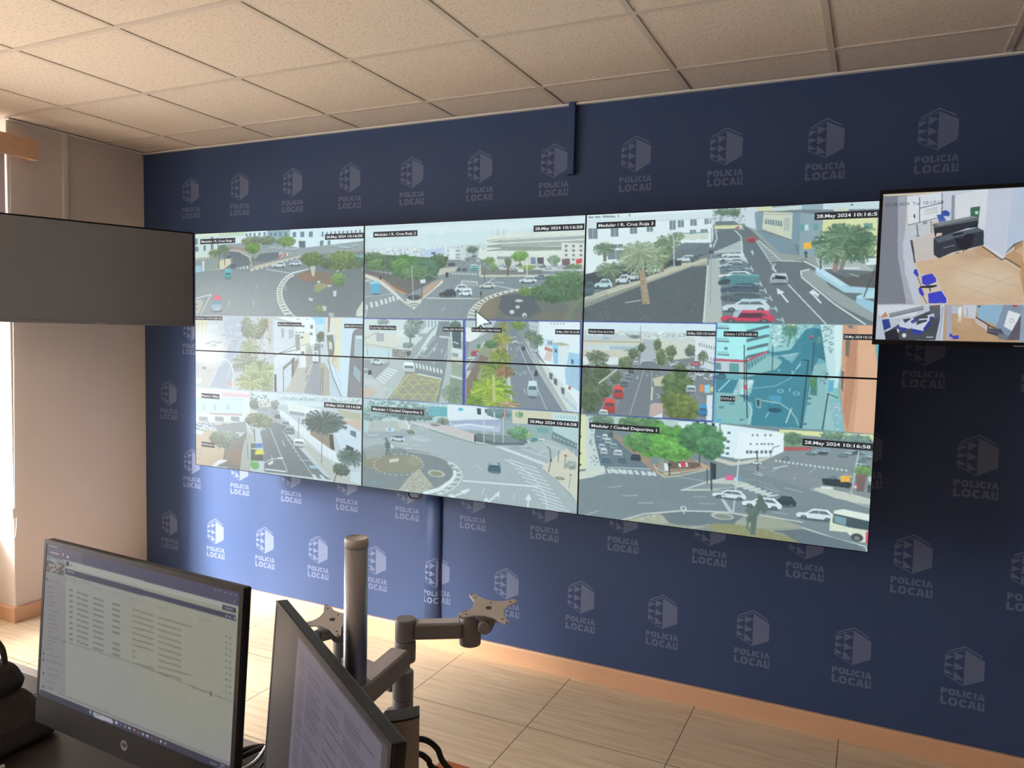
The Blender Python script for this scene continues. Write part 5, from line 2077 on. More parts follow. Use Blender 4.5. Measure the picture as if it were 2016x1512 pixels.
M1_DATA = '''F 0 0 532 299 146 148 144
P 132 132 134 -5 0.9 62 0.9 84 280 4 285
S 152 152 128 419 119 168 134 60
P 72 74 96 -3 -4 535 -3 535 23 58 23 -1 22
P 90 88 104 -3 -4 114 -3 116 22 -1 22
P 84 80 82 0.2 24 60 22 59 53 2 53
P 120 130 140 1 25 60 22 60 30 2 32
N 150 140 130 26 7 2 28 59 29 58 52 2 51
P 160 162 156 60 22 529 23 530 31 64 36
P 62 64 84 63 38 526 39 527 48 64 49
P 58 60 78 494 27 526 27 526 35 494 35
L 150 150 160 2 500 31 519 31
P 50 52 62 65 24 74 24 75 32 65 33
E 110 110 112 82 29 3 2
E 130 130 130 94 29 2 2
L 150 150 160 2 69 42 92 42
L 150 150 160 2 5 2 35 2
L 150 150 165 3 12 15 40 15
E 206 130 150 54 13 3 3
E 206 206 216 69 15 4 2
E 140 140 156 475 6 2 1
E 140 140 156 486 5 2 1
E 140 140 156 499 6 2 1
E 140 140 156 511 6 2 1
E 140 140 156 524 6 2 1
E 140 140 156 521 17 2 1
E 206 206 214 505 44 2 1
E 206 206 214 513 44 2 1
E 206 206 214 523 44 2 1
L 112 112 116 2 9 70 45 70
L 112 112 116 2 10 82 31 81
L 112 112 116 2 11 92 29 92
L 112 112 116 2 12 101 27 100
L 112 112 116 2 12 111 43 110
L 112 112 116 2 13 118 34 117
L 112 112 116 2 14 127 50 126
L 112 112 116 2 14 136 45 135
L 112 112 116 2 15 144 41 143
L 112 112 116 2 16 153 50 151
L 112 112 116 2 16 160 47 159
L 112 112 116 2 17 168 32 167
L 112 112 116 2 18 179 52 177
L 112 112 116 2 18 187 44 185
L 112 112 116 2 19 194 32 193
L 112 112 116 2 20 202 37 201
L 112 112 116 2 20 214 60 212
L 112 112 116 2 21 226 68 223
L 112 112 116 2 22 240 58 238
L 112 112 116 2 23 252 62 249
L 112 112 116 2 24 266 50 264
L 112 112 116 2 25 278 46 276
E 60 60 66 7 69 3 2
E 60 60 66 8 215 3 2
E 60 60 66 9 227 3 2
E 60 60 66 11 253 3 2
E 60 60 66 13 279 3 2
L 128 130 128 2 66 55 140 54
E 120 120 122 68 59 2 2
L 134 134 134 2 74 60 93 60
E 120 120 122 95 59 2 2
L 134 134 134 2 101 59 122 59
E 120 120 122 150 59 2 2
L 134 134 134 2 156 59 178 59
E 120 120 122 206 59 2 1
L 134 134 134 2 212 59 236 59
E 120 120 122 261 60 2 1
L 134 134 134 1 266 60 291 60
E 120 120 122 331 61 2 1
L 134 134 134 1 336 61 363 60
E 120 120 122 442 60 2 1
L 134 134 134 1 446 60 473 60
L 96 96 98 3 81 77 89 77
L 104 104 106 3 105 77 112 77
L 112 112 114 3 116 78 138 78
L 110 110 112 3 154 78 183 79
L 106 106 108 3 211 79 231 79
L 110 112 104 2 266 78 325 79
L 112 114 104 2 336 79 422 79
E 90 90 92 507 77 2 1
E 90 90 92 516 78 2 1
L 96 96 98 3 82 87 90 87
L 104 104 106 3 106 87 113 87
L 112 112 114 3 117 88 138 88
L 110 110 112 3 155 89 184 89
L 106 106 108 3 212 89 232 89
L 110 112 104 2 267 89 326 89
L 112 114 104 2 336 90 398 90
E 90 90 92 508 87 2 1
E 90 90 92 517 88 2 1
L 96 96 98 3 83 98 91 97
L 104 104 106 3 107 98 114 98
L 112 112 114 3 118 98 139 98
L 110 110 112 3 156 99 185 99
L 106 106 108 3 213 99 232 99
L 110 112 104 2 268 99 327 99
L 112 114 104 2 337 100 399 100
E 90 90 92 509 97 2 1
E 90 90 92 518 98 2 1
L 96 96 98 3 84 108 92 108
L 104 104 106 3 108 108 115 108
L 112 112 114 3 118 108 140 108
L 110 110 112 3 156 109 186 109
L 106 106 108 3 214 109 233 109
L 110 112 104 2 269 110 328 109
L 112 114 104 2 338 111 400 111
E 90 90 92 509 107 2 1
E 90 90 92 518 108 2 1
L 96 96 98 3 85 118 93 118
L 104 104 106 3 108 118 115 118
L 112 112 114 3 119 119 141 118
L 110 110 112 3 157 120 186 120
L 106 106 108 3 214 120 234 119
L 110 112 104 2 270 120 328 120
L 112 114 104 2 339 121 401 121
E 90 90 92 510 118 2 1
E 90 90 92 519 118 2 1
L 96 96 98 3 85 128 93 128
L 104 104 106 3 109 128 116 128
L 112 112 114 3 120 129 142 128
L 110 110 112 3 158 130 187 130
L 106 106 108 3 215 130 235 129
L 110 112 104 2 271 131 329 130
L 112 114 104 2 340 132 402 132
E 90 90 92 511 128 2 1
E 90 90 92 520 128 2 1
L 96 96 98 3 86 139 94 139
L 104 104 106 3 110 139 117 138
L 112 112 114 3 121 139 142 139
L 110 110 112 3 159 140 188 140
L 110 112 104 2 271 141 330 140
L 112 114 104 2 341 143 402 142
E 90 90 92 512 138 2 1
E 90 90 92 521 138 2 1
L 96 96 98 3 87 149 95 149
L 104 104 106 3 111 149 118 149
L 112 112 114 3 122 149 143 149
L 110 110 112 3 160 150 189 150
L 106 106 108 3 217 150 236 150
L 110 112 104 2 272 152 281 152
L 112 114 104 2 341 153 403 152
E 90 90 92 512 148 2 1
E 90 90 92 521 148 2 1
L 96 96 98 3 88 160 96 159
L 104 104 106 3 112 159 118 159
L 112 112 114 3 122 159 144 159
L 110 110 112 3 160 161 190 160
L 106 106 108 3 217 160 237 160
L 110 112 104 2 273 162 282 162
L 112 114 104 2 342 164 428 161
E 90 90 92 513 158 2 1
E 90 90 92 522 158 2 1
L 96 96 98 3 89 170 97 170
L 104 104 106 3 112 169 119 169
L 112 112 114 3 123 170 145 169
L 110 110 112 3 161 171 190 170
L 106 106 108 3 218 170 238 170
L 110 112 104 2 274 173 332 171
L 112 114 104 2 343 174 405 173
E 90 90 92 514 168 2 1
E 90 90 92 523 168 2 1
L 124 126 122 2 71 177 324 173
L 118 120 116 1 298 174 531 181
P 100 100 100 475 176 480 176 481 184 476 184
L 120 120 118 1 431 180 470 180
P 110 112 112 69 175 75 175 74 181 68 181
L 124 124 128 3 61 280 534 283
P 62 62 76 4 286 534 286 533 299 -0.3 301
P 168 168 180 171 288 226 288 231 292 228 296 177 297 171 294
L 120 120 126 1 176 291 194 291
E 190 190 200 239 291 4 3
E 90 96 150 251 291 4 3
E 120 120 130 264 291 4 3
E 180 180 190 276 291 4 2
E 170 120 120 289 291 4 2
E 170 80 80 301 292 4 2
E 170 170 170 313 292 4 2
E 170 190 200 325 292 4 2
E 90 110 140 337 292 3 2
E 150 70 60 349 292 3 2
E 200 200 200 361 292 3 2
E 150 150 140 373 292 3 2
E 110 150 170 163 291 4 4
E 150 150 160 487 293 2 1
E 150 150 160 493 293 2 1
E 150 150 160 499 293 2 1
L 150 150 160 1 507 295 521 294
L 150 150 160 1 509 290 519 290
E 200 200 206 527 292 2 2'''
CAPS = [['Medular / R. Cruz Roja 1', 42, 36, 295, 55, 1], ['28.May 2024   10:16:58', 888, 48, 1122, 49, 1], ['Cámara 1 (172.16.80.16)', -2, 456, 203, 457, 1], ['Manolo Millares / Coronel Bens', 587, 479, 743, 483, 1], ['28.May 2024  10:16:58', 1010, 483, 1123, 483, 1], ['Mexico / Milan', 46, 878, 180, 879, 1], ['28.May 2024   10:16:58', 889, 879, 1120, 876, 1], ['STATUS 5', 46, 1148, 143, 1145, 1], ['Medular / R. Cruz Roja 2', 1177, 43, 1425, 52, 1], ['28.May 2024   10:16:58', 2012, 48, 2244, 53, 1], ['Dr. Juan Negrin / Hdez. Pacheco', 1159, 488, 1314, 488, 1], ['28.May 2024  10:16:58', 1569, 488, 1680, 489, 1], ['Dr. Juan Negrin / Hdez. Pacheco', 1719, 488, 1872, 488, 1], ['28.May 2024  10:16:58', 2125, 489, 2238, 489, 1], ['Medular / Ciudad Deportiva 2', 1175, 885, 1476, 874, 1], ['28.May 2024   10:16:58', 2008, 883, 2243, 879, 1], ['Medular / R. Cruz Roja 3', 2297, 44, 2545, 53, 1], ['28.May 2024   10:16:5', 3137, 44, 3352, 52, 1], ['Alcalde Gines de la Hoz', 2275, 485, 2388, 484, 1], ['28.May 2024  10:16:58', 2685, 484, 2799, 484, 1], ['Cámara 1 (172.16.80.14)', 2829, 484, 2957, 483, 1], ['28.May 2024  10:16', 3255, 485, 3353, 485, 1], ['STATUS 9', 2827, 734, 2882, 735, 1], ['Medular / Ciudad Deportiva 1', 2291, 882, 2591, 876, 1], ['28.May 2024   10:16:58', 3133, 882, 3372, 878, 1]]
TCAPS = [['05-28-2024  Tue  10:17:18', 7, 30, 194, 44, 0]]
flat_emit('clock_text', (70, 74, 84))
# =================================================================== THE ROOM
XR, YF, ZC = 7.6, -6.6, 2.788      # right wall, wall behind the camera, ceiling height
struct(MB().box(-.9, XR + .1, YF - .1, .25, -.1, 0).build('floor', 'floor_tiles'))
struct(MB().box(-.2, XR + .1, YF - .1, .25, ZC, ZC + .1).build('ceiling', 'ceiling_tiles'))
# ceiling grid bars (24 mm face) hanging 3 mm proud of the tiles
g = MB(); x = .4883 - .6 * 1
while x < XR: g.box(x - .012, x + .012, YF, -.001, ZC - .004, ZC); x += .6
y = -.2804
while y > YF: g.box(-.15, XR, y - .012, y + .012, ZC - .0045, ZC); y -= .6
struct(g.build('trim_1', 'ceiling_bar'))
g = MB(); g.box(0, XR, -.02, 0, ZC - .012, ZC - .004); g.box(0, .02, -.858, 0, ZC - .012, ZC - .004)
struct(g.build('trim_2', 'window_frame'))
# blue wall with a boxed-in cable duct bulging under the vinyl
back = MB(); back.box(-.5, XR + .1, 0, .25, 0, ZC)
back = struct(back.build('wall_back', 'blue_vinyl'))
BX0, BX1, BD = 2.160, 2.262, .032
def bulge(x):
    if x <= BX0 or x >= BX1: return 0.0
    t = (x - BX0) / (BX1 - BX0); return BD * (math.sin(math.pi * t) ** .45)
b = MB(); xs = [BX0 + (BX1 - BX0) * k / 20 for k in range(21)]
b.rings([[(x, -bulge(x) - .0002, z) for x in xs] + [(BX1, .01, z), (BX0, .01, z)] for z in (.09, 1.0)])
struct(b.build('trim_3', 'blue_vinyl'))
struct(MB().box(2.928, 2.962, -.028, 0, 2.45, ZC).build('trim_4', 'blue_vinyl', bevel=.003))
struct(MB().box(XR, XR + .1, YF - .1, .25, 0, ZC).build('wall_right', 'blue_vinyl'))  # unseen wall, given the dark vinyl to cut bounced light on the right
struct(MB().box(-.5, XR + .1, YF - .1, YF, 0, ZC).build('wall_front', 'plaster'))
# left side: a pier beside the blue wall, then a recessed window wall
XW = -.42
struct(MB().box(XW - .1, 0, -.86, 0, 0, ZC).build('wall_left', 'plaster', bevel=.004))
w = MB(); ys = [YF] + sum([[a, b_] for a, b_, _, _ in sorted(WINS)], []) + [-.86]
for k in range(0, len(ys), 2): w.box(XW - .1, XW, ys[k], ys[k + 1], 0, ZC)
for a, b_, z0, z1 in WINS: w.box(XW - .1, XW, a, b_, 0, z0); w.box(XW - .1, XW, a, b_, z1, ZC)
struct(w.build('wall_window', 'plaster'))
struct(MB().box(XW - .1, 0, YF, -6.35, 0, ZC).build('wall_pier', 'plaster'))
struct(MB().box(-.9, -.2, YF, 0, ZC, ZC + .1).build('trim_5', 'plaster'))
for k, (a, b_, z0, z1) in enumerate(WINS):
    f = MB(); t = .05; xa, xb = XW - .08, XW - .02
    f.box(xa, xb, a, b_, z0, z0 + t); f.box(xa, xb, a, b_, z1 - t, z1); f.box(xa, xb, a, a + t, z0, z1); f.box(xa, xb, b_ - t, b_, z0, z1)
    f.box(xa, xb, (a + b_) / 2 - t / 2, (a + b_) / 2 + t / 2, z0, z1)
    o = struct(f.build('window_%d' % (k + 1), 'window_frame'))
    MB().box(XW - .052, XW - .048, a + t, b_ - t, z0 + t, z1 - t).build('window_glass', 'window_glass', o)
    struct(MB().box(XW - .02, XW + .16, a - .05, b_ + .05, z0 - .03, z0).build('trim_%d' % (6 + k), 'window_frame', bevel=.004))
# ground outdoors, below the windows
struct(MB().box(-14, XW - .1, -16, 10, -3.2, -3.1).build('ground', 'outside_ground'))
# wooden skirting
def skirting(name, p0, p1, n):
    p0, p1, n = Vector(p0), Vector(p1), Vector(n); d = MB(); prof = [(0, 0), (.015, 0), (.015, .080), (.011, .0875), (0, .0885)]
    d.rings([[p + n * a + Vector((0, 0, z)) for a, z in prof] for p in (p0, p1)], smooth=False); return struct(d.build(name, 'wood_trim'))
skirting('baseboard_back', (0, -.0001, 0), (XR, -.0001, 0), (0, -1, 0))
skirting('baseboard_left', (.0001, .0, 0), (.0001, -.875, 0), (1, 0, 0))
skirting('baseboard_recess', (XW, -.8601, 0), (.015, -.8601, 0), (0, -1, 0))
skirting('baseboard_window', (XW + .0001, -.86, 0), (XW + .0001, -6.35, 0), (1, 0, 0))
skirting('baseboard_right', (XR - .0001, 0, 0), (XR - .0001, YF, 0), (-1, 0, 0))
for nm in ('baseboard_back',): pass

# printed emblems of the local police on the vinyl: cube mark with roof line, checked left face and solid right face
def logo_shapes():
    s = 1e-3; F = []
    def pg(*p): F.append([(p[i] * s, p[i + 1] * s) for i in range(0, len(p), 2)])
    pg(-62, -31, 0, 1, 0, -5, -62, -37); pg(0, 1, 60, -31, 60, -37, 0, -5)
    pg(0, -13.5, 69, -49, 69, -126, 0, -163)                                # solid right face
    e = 3.2
    pg(-69, -46, 0, -12.5, 0, -12.5 - e, -69, -46 - e); pg(-69, -125, -69, -125 - e * 1.2, 0, -163, 0, -163 + e * 1.2)   # outlines of the left face
    col = [-69, -35, 0]
    top = lambda x: -12.5 + (-46 + 12.5) * (x / -69.); bot = lambda x: -163 + (-125 + 163) * (x / -69.)
    for c in range(2):
        xa, xb = col[c], col[c + 1]
        for k in range(3):
            a0 = top(xa) + (bot(xa) - top(xa)) * k / 3; a1 = top(xa) + (bot(xa) - top(xa)) * (k + 1) / 3
            b0 = top(xb) + (bot(xb) - top(xb)) * k / 3; b1 = top(xb) + (bot(xb) - top(xb)) * (k + 1) / 3
            if c == 0: pts = [(xa, a0 + (a1 - a0) * .12), (xb, (b0 + b1) / 2 + 1), (xa, a1 - (a1 - a0) * .02)]
            else: pts = [(xa, a0 + (a1 - a0) * .08), (xb, (b0 + b1) / 2 - 3), (xa, a1 - (a1 - a0) * .04)]
            pg(*[q for p in pts for q in p])
    return F
LOGO = logo_shapes()
def logo_mesh(bend=None):
    mb = MB(); Y = -.0006
    for p in LOGO: mb.quad(*[(x, Y, z) for x, z in p])
    def word(txt, x, z, w, h, st, gap):
        # heavy block capitals: st = stem width
        wd = {'I': st, 'L': .80, 'P': .92, 'O': 1.08, 'C': 1.0, 'A': 1.06}
        ws = [st if c == 'I' else wd[c] * h * .78 for c in txt]; k = (w - gap * (len(txt) - 1) - st * txt.count('I')) / (sum(ws) - st * txt.count('I'))
        Q = lambda *p: mb.quad(*[(p[n], Y, p[n + 1]) for n in range(0, len(p), 2)])
        for n_, (c, cw) in enumerate(zip(txt, ws)):
            cw = cw if c == 'I' else cw * k
            if c in 'ILP': Q(x, z, x + st, z, x + st, z + h, x, z + h)
            if c == 'L': Q(x + st, z, x + cw, z, x + cw, z + st * .95, x + st, z + st * .95)
            if c in 'OC':
                n = 20; rng = range(n) if c == 'O' else range(2, n - 2); cx, cz = x + cw / 2, z + h / 2
                sup = lambda t, rx, rz: (cx + rx * math.copysign(abs(math.cos(t)) ** .75, math.cos(t)), cz + rz * math.copysign(abs(math.sin(t)) ** .75, math.sin(t)))
                for q in rng:
                    t0, t1 = 6.28318 * q / n, 6.28318 * (q + 1) / n
                    a_, b_, c_, d_ = sup(t0, cw / 2, h / 2), sup(t1, cw / 2, h / 2), sup(t1, cw / 2 - st, h / 2 - st * .85), sup(t0, cw / 2 - st, h / 2 - st * .85)
                    Q(*a_, *b_, *c_, *d_)
            if c == 'P':
                r = h * .31; cz = z + h - r; cx = x + cw - r; ri = max(r - st * .8, .001)
                Q(x + st, z + h, cx, z + h, cx, z + h - (r - ri), x + st, z + h - (r - ri)); Q(x + st, cz - ri, cx, cz - ri, cx, cz - r, x + st, cz - r)
                for q in range(8):
                    t0, t1 = -1.5708 + 3.14159 * q / 8, -1.5708 + 3.14159 * (q + 1) / 8
                    Q(cx + r * math.cos(t0), cz + r * math.sin(t0), cx + r * math.cos(t1), cz + r * math.sin(t1), cx + ri * math.cos(t1), cz + ri * math.sin(t1), cx + ri * math.cos(t0), cz + ri * math.sin(t0))
            if c == 'A':
                m_ = x + cw / 2; t_ = st * .55; s_ = st * 1.08
                Q(x, z, x + s_, z, m_ + t_ * .2, z + h, m_ - t_, z + h); Q(x + cw - s_, z, x + cw, z, m_ + t_, z + h, m_ - t_ * .2, z + h)
                Q(x + cw * .24, z + h * .2, x + cw * .76, z + h * .2, x + cw * .70, z + h * .2 + st * .7, x + cw * .30, z + h * .2 + st * .7)
            x += cw + gap - (.0030 if txt[n_ + 1:n_ + 2] == 'A' and c == 'C' else 0) + (.0015 if c in 'O' and 'LOCAL' == txt else 0) + (.0015 if c == 'L' and n_ == 0 and txt == 'LOCAL' else 0)
    word('POLICIA', -.0765, -.2095, .153, .027, .0082, .0032)
    word('LOCAL', -.0765, -.2505, .153, .033, .0098, .0030)
    mb.quad((.0690, Y, -.2345), (.0762, Y, -.2345), (.0766, Y, -.2175), (.0686, Y, -.2175)); mb.quad((.0692, Y, -.2400), (.0760, Y, -.2400), (.0760, Y, -.2365), (.0692, Y, -.2365))
    me = bpy.data.meshes.new('printed_logo')
    me.from_pydata([tuple(v) for v in mb.v], [], mb.f); me.update()
    if bend is not None:
        import bmesh
        bm = bmesh.new(); bm.from_mesh(me)
        for k in range(11):
            xx = BX0 + (BX1 - BX0) * k / 10 - bend
            if -.08 < xx < .08: bmesh.ops.bisect_plane(bm, geom=bm.verts[:] + bm.edges[:] + bm.faces[:], plane_co=(xx, 0, 0), plane_no=(1, 0, 0))
        for v in bm.verts: v.co.y -= bulge(v.co.x + bend) * 1.02 + (.0004 if bulge(v.co.x + bend) > 0 else 0)
        bm.to_mesh(me); bm.free()
    me.materials.append(MATS['logo_print']); return me
_lm = logo_mesh()
LS, LX, LSZ, LZ = .40588, .41541, .42375, 2.60803
for row in range(6):
    n = 12 if row % 2 else 12
    for i in range(n if row % 2 == 0 else 13):
        x = LX + LS * (i - (.5 if row % 2 else 0)); z = LZ - LSZ * row
        if x > 5.15: continue
        # prints that lie wholly behind the lit displays are left out
        if row in (1,) and 1.2 < x < 4.1: continue
        if row in (2, 3) and 1.2 < x < 4.0: continue
        near = abs(x - (BX0 + BX1) / 2) < .13 and row >= 4
        o = bpy.data.objects.new('printed_logo', logo_mesh(x) if near else _lm); COL.objects.link(o); o.parent = back; o.location = (x, 0, z)

# conduit on the pier running up from the switched-off television
MB().box(.0, .022, -.552, -.524, 2.262, ZC - .002).build('conduit', 'white_plastic', bevel=.003)
tag(bpy.data.objects['conduit'], 'thin white cable conduit on the beige pier above the dark television', 'conduit')

# pelmet, roller blind and its bead chain at the window edge
t = thing('window_pelmet', 'wooden pelmet box over the window at the left edge', 'pelmet', (.0, -.75, 2.577))
MB().box(.075, .093, -2.9, -.742, 2.577, 2.687).build('front_board', 'pelmet_wood', t, bevel=.002)
MB().box(.0, .0755, -.760, -.742, 2.5775, 2.6865).build('end_board', 'pelmet_wood', t, bevel=.002)
MB().box(-.02, .0755, -2.9, -.862, 2.671, 2.686).build('top_board', 'pelmet_wood', t)
MB().box(.093, .096, -.792, -.742, 2.5765, 2.6875).build('end_strip', 'pelmet_wood', t, bevel=.001)
t = thing('roller_blind', 'pale roller blind hanging under the wooden pelmet, bright daylight at its edge', 'blind', (.03, -1.0, 2.6))
MB().cyl((.03, -2.85, 2.635), (.03, -.888, 2.635), .022).build('roller', 'white_plastic', t)
MB().box(.0295, .0305, -2.85, -.889, 2.05, 2.62).build('cloth', 'blind_cloth', t)
MB().box(.024, .036, -2.85, -.889, 2.025, 2.05).build('bottom_bar', 'white_plastic', t)
MB().box(-.012, .062, -.887, -.875, 2.6, 2.665).build('bracket', 'white_plastic', t)
t = thing('blind_chain', 'white bead chain loop of the blind hanging by the pier corner', 'cord', (.02, -.885, .5))
MB().tube([(.05, -.872, 2.60), (.05, -.872, 1.6), (.03, -.872, .66)], .0022, 8).build('cord', 'white_plastic', t)
MB().tube([(.03, -.875, .66), (.018, -.905, .55), (.02, -.89, .487), (.024, -.868, .50), (.022, -.858, .60), (.03, -.872, .66)], .0022, 8).build('cord_loop', 'white_plastic', t)
MB().box(.014, .034, -.886, -.866, .60, .66).build('toggle', 'white_plastic', t, bevel=.003)

# =================================================================== THE VIDEO WALL
wall_pic = Canvas(3376, 1268, 3); wall_pic.run(WALL_DATA); wall_pic.soften(2, (24, 33, 35), np.array((.85, .875, .88), np.float32)); wall_pic.grain(1.1)
WX, WZ, WY, CW, CH = .9322, 2.190, -.4349, 1.12509, .6333
cols = ['left', 'middle', 'right']; rows = ['upper', 'lower']
SHOW = [['roundabout and red car', 'junction and mouse pointer', 'row of parked cars'],
        ['street with coloured bins', 'yellow box junction', 'junction with white bus']]
disp = []
for r in range(2):
    for c in range(3):
        x0, x1 = WX + CW * c, WX + CW * (c + 1); z1, z0 = WZ - CH * r, WZ - CH * (r + 1)
        t = thing('video_wall_display', '%s %s panel of the video wall, showing a %s' % (rows[r], cols[c], SHOW[r][c]), 'display', ((x0 + x1) / 2, WY, z0), 'panels of the video wall')
        g_ = .0003
        MB().box(x0 + g_, x1 - g_, WY + .004, WY + .085, z0 + g_, z1 - g_).build('housing', 'bezel', t)
        fr = MB(); b_ = .0033
        fr.box(x0 + g_, x1 - g_, WY - .001, WY + .004, z0 + g_, z0 + b_); fr.box(x0 + g_, x1 - g_, WY - .001, WY + .004, z1 - b_, z1 - g_)
        fr.box(x0 + g_, x0 + b_, WY - .001, WY + .004, z0 + g_, z1 - g_); fr.box(x1 - b_, x1 - g_, WY - .001, WY + .004, z0 + g_, z1 - g_)
        fr.build('bezel', 'bezel', t)
        mm0 = int(round(c * CW * 1000)); mr0 = int(round(r * CH * 1000))
        picture('screen', wall_pic.a, (x0 + .001, WY, z1 - .001), (1, 0, 0), (0, 0, -1), 1122, 630, t, x0=mm0 + 1, y0=mr0 + 1)
        disp.append(t)
# camera names and clocks written over the pictures
def caption(parent, txt, ox, oz, x0, x1, yc, Y, hgt, dark=True, colm='caption_text', bold=.018):
    w_ = (x1 - x0) / 1000; h_ = hgt / 1000; X = ox + x0 / 1000; Z = oz - yc / 1000
    p = parent
    if dark: p = MB().box(X, X + w_, Y - .0006, Y - .0004, Z - h_ / 2, Z + h_ / 2).build('plate', 'caption_plate', parent)
    m = w_ * .035; cap = h_ * (.44 if dark else .8)
    bits = [q for q in txt.replace('   ', '  ').split('  ') if q.strip()]; gap = w_ * .05; tot = sum(len(q) + .5 for q in bits); avail = w_ - 2 * m - gap * (len(bits) - 1); xx = X + m
    for q in bits:
        ww = avail * (len(q) + .5) / tot
        text_on(MB(), q.strip(), (xx, Y - .0009, Z - cap / 2), (1, 0, 0), (0, 0, 1), ww, cap, bold=bold).build('caption', colm, p); xx += ww + gap
for txt, x0, y0, x1, y1, pl in CAPS:
    yc = (y0 + y1) / 2; c = min(2, int((x0 + x1) / 2 // 1125.1)); r = 0 if yc < 633 else 1
    x0 = max(x0, c * 1125.1 + 3)
    x1 = min(x1, (c + 1) * 1125.1 - 2)
    big = (x1 - x0) > 210 or 'Mexico' in txt or 'STATUS 5' in txt
    small = 440 < yc < 833
    h_ = 21 if small else (27 if big else 25)
    caption(disp[r * 3 + c], txt, WX, WZ, x0, x1, yc, WY, h_, bold=.002 if small else .018)
# steel rails that hold the panels off the wall
t = thing('video_wall_mount', 'dark steel rails holding the video wall panels off the blue wall', 'mount', (WX + 1.6, 0, 1.0))
for k, z in enumerate((1.08, 1.40, 1.72, 2.03)): MB().box(WX + .08, WX + 3 * CW - .08, WY + .0855, WY + .125, z - .02, z + .02).build('rail', 'frame_steel', t)
for x in (WX + .5, WX + 1.28, WX + 2.1, WX + 2.9): MB().box(x - .03, x + .03, WY + .1255, -.0005, 1.0, 2.1).build('upright', 'frame_steel', t)
MB().tube([(2.17, -.20, 1.0), (2.175, -.20, .86), (2.21, -.20, .838), (2.25, -.20, .86), (2.26, -.2, 1.0)], .0045).build('cable_loop', 'cable_black', t)

# =================================================================== TELEVISIONS
# right: lit television in front of the video wall's upper right corner
tx0, tx1, tz0, tz1, ty = 4.282, 5.178, 1.680, 2.212, -.50
t = thing('television', 'lit television at the right edge showing an entrance hall with blue seats', 'television', ((tx0 + tx1) / 2, ty, tz0))
MB().box(tx0, tx1, ty + .004, ty + .045, tz0, tz1).build('housing', 'bezel', t, bevel=.004)
fr = MB(); b_ = .0095
fr.box(tx0, tx1, ty - .002, ty + .004, tz0, tz0 + .013); fr.box(tx0, tx1, ty - .002, ty + .004, tz1 - .010, tz1)
fr.box(tx0, tx0 + b_ + .001, ty - .002, ty + .004, tz0 + .013, tz1 - .010); fr.box(tx1 - b_, tx1, ty - .002, ty + .004, tz0 + .013, tz1 - .010)
fr.build('bezel', 'bezel', t)
tv_pic = Canvas(892, 512, 5); tv_pic.run(TV_DATA); tv_pic.soften(1, (12, 14, 18), .86); tv_pic.grain(1.0)
picture('screen', tv_pic.a, (4.2915, ty, 2.2012), (1, 0, 0), (0, 0, -1), 876, 507, t, step=1, x0=5, y0=2)
for txt, x0, y0, x1, y1, pl in TCAPS: caption(t, txt, 4.288, 2.203, x0, x1, (y0 + y1) / 2 + 4, ty, 13, dark=False, colm='clock_text', bold=.0)
text_on(MB(), 'hp', (4.715, ty - .0025, 1.683), (1, 0, 0), (0, 0, 1), .03, .005).build('badge', 'badge_grey', t) if False else MB().box(4.700, 4.760, ty - .0027, ty - .002, 1.6835, 1.6875).build('badge', 'badge_grey', t)
MB().box(4.62, 4.84, ty + .0455, -.003, 1.85, 2.02).build('wall_bracket', 'frame_steel', t)
# left: switched-off television on a swivel arm by the pier
P0, P1 = V(.155, -1.056, 0), V(.543, -.088, 0); ud = (P1 - P0).normalized(); Ld = (P1 - P0).length; nd = V(ud.y, -ud.x, 0)
t = thing('television', 'switched-off dark television angled out from the pier at the left', 'television', (P0.x, P0.y, 1.688))
zb, zt = 1.687, 2.254
MB().frame_box(P0 + V(0, 0, zb) - nd * .045, ud * Ld, -nd * -.041, V(0, 0, zt - zb)).build('housing', 'bezel', t, bevel=.004)
MB().frame_box(P0 + V(0, 0, zb + .016) - nd * .004 + ud * .01, ud * (Ld - .02), nd * .0035, V(0, 0, zt - zb - .026)).build('screen', 'tv_glass', t)
MB().frame_box(P0 + V(0, 0, zb) - nd * .004, ud * Ld, nd * .006, V(0, 0, .0155)).build('lower_bezel', 'tv_glass', t)
tc_ = P0 + ud * (Ld / 2)
MB().frame_box(tc_ + V(0, 0, zb + .003) + nd * .0022 - ud * .028, ud * .056, nd * .0006, V(0, 0, .006)).build('badge', 'badge_grey', t)
a0 = tc_ - nd * .046 + V(0, 0, 1.97)
MB().frame_box(a0 - ud * .12 - V(0, 0, .12), ud * .24, -nd * .02, V(0, 0, .24)).build('mount_plate', 'frame_steel', t)
MB().cyl((.006, -.56, 1.97), (a0.x - nd.x * .0201, a0.y - nd.y * .0201, 1.97), .018).build('swivel_arm', 'frame_steel', t)
MB().box(.0005, .012, -.64, -.48, 1.85, 2.09).build('wall_plate', 'frame_steel', t)

# =================================================================== DESK
t = thing('desk', 'dark grey desk with back edge painted pale for window reflection in the lower left corner', 'desk', (2.6, -2.6, 0))
DX0, DX1, DY0, DY1, DZ = 1.55, 3.72, -3.02, -2.172, .74
MB().box(DX0, 2.398, DY0, DY1 - .030, DZ - .028, DZ).build('worktop', 'desk_top', t, bevel=.002)
MB().box(2.401, DX1, DY0, DY1 - .030, DZ - .028, DZ).build('worktop', 'desk_top', t, bevel=.002)
MB().box(DX0, DX1, DY1 - .0298, DY1, DZ - .03, DZ + .0005).build('edge_strip', 'desk_edge_sheen', t, bevel=.003)
for x, y in ((DX0 + .06, DY0 + .06), (DX1 - .06, DY0 + .06), (DX0 + .06, DY1 - .1), (DX1 - .06, DY1 - .1)): MB().box(x - .025, x + .025, y - .025, y + .025, 0, DZ - .0285).build('leg', 'frame_steel', t)

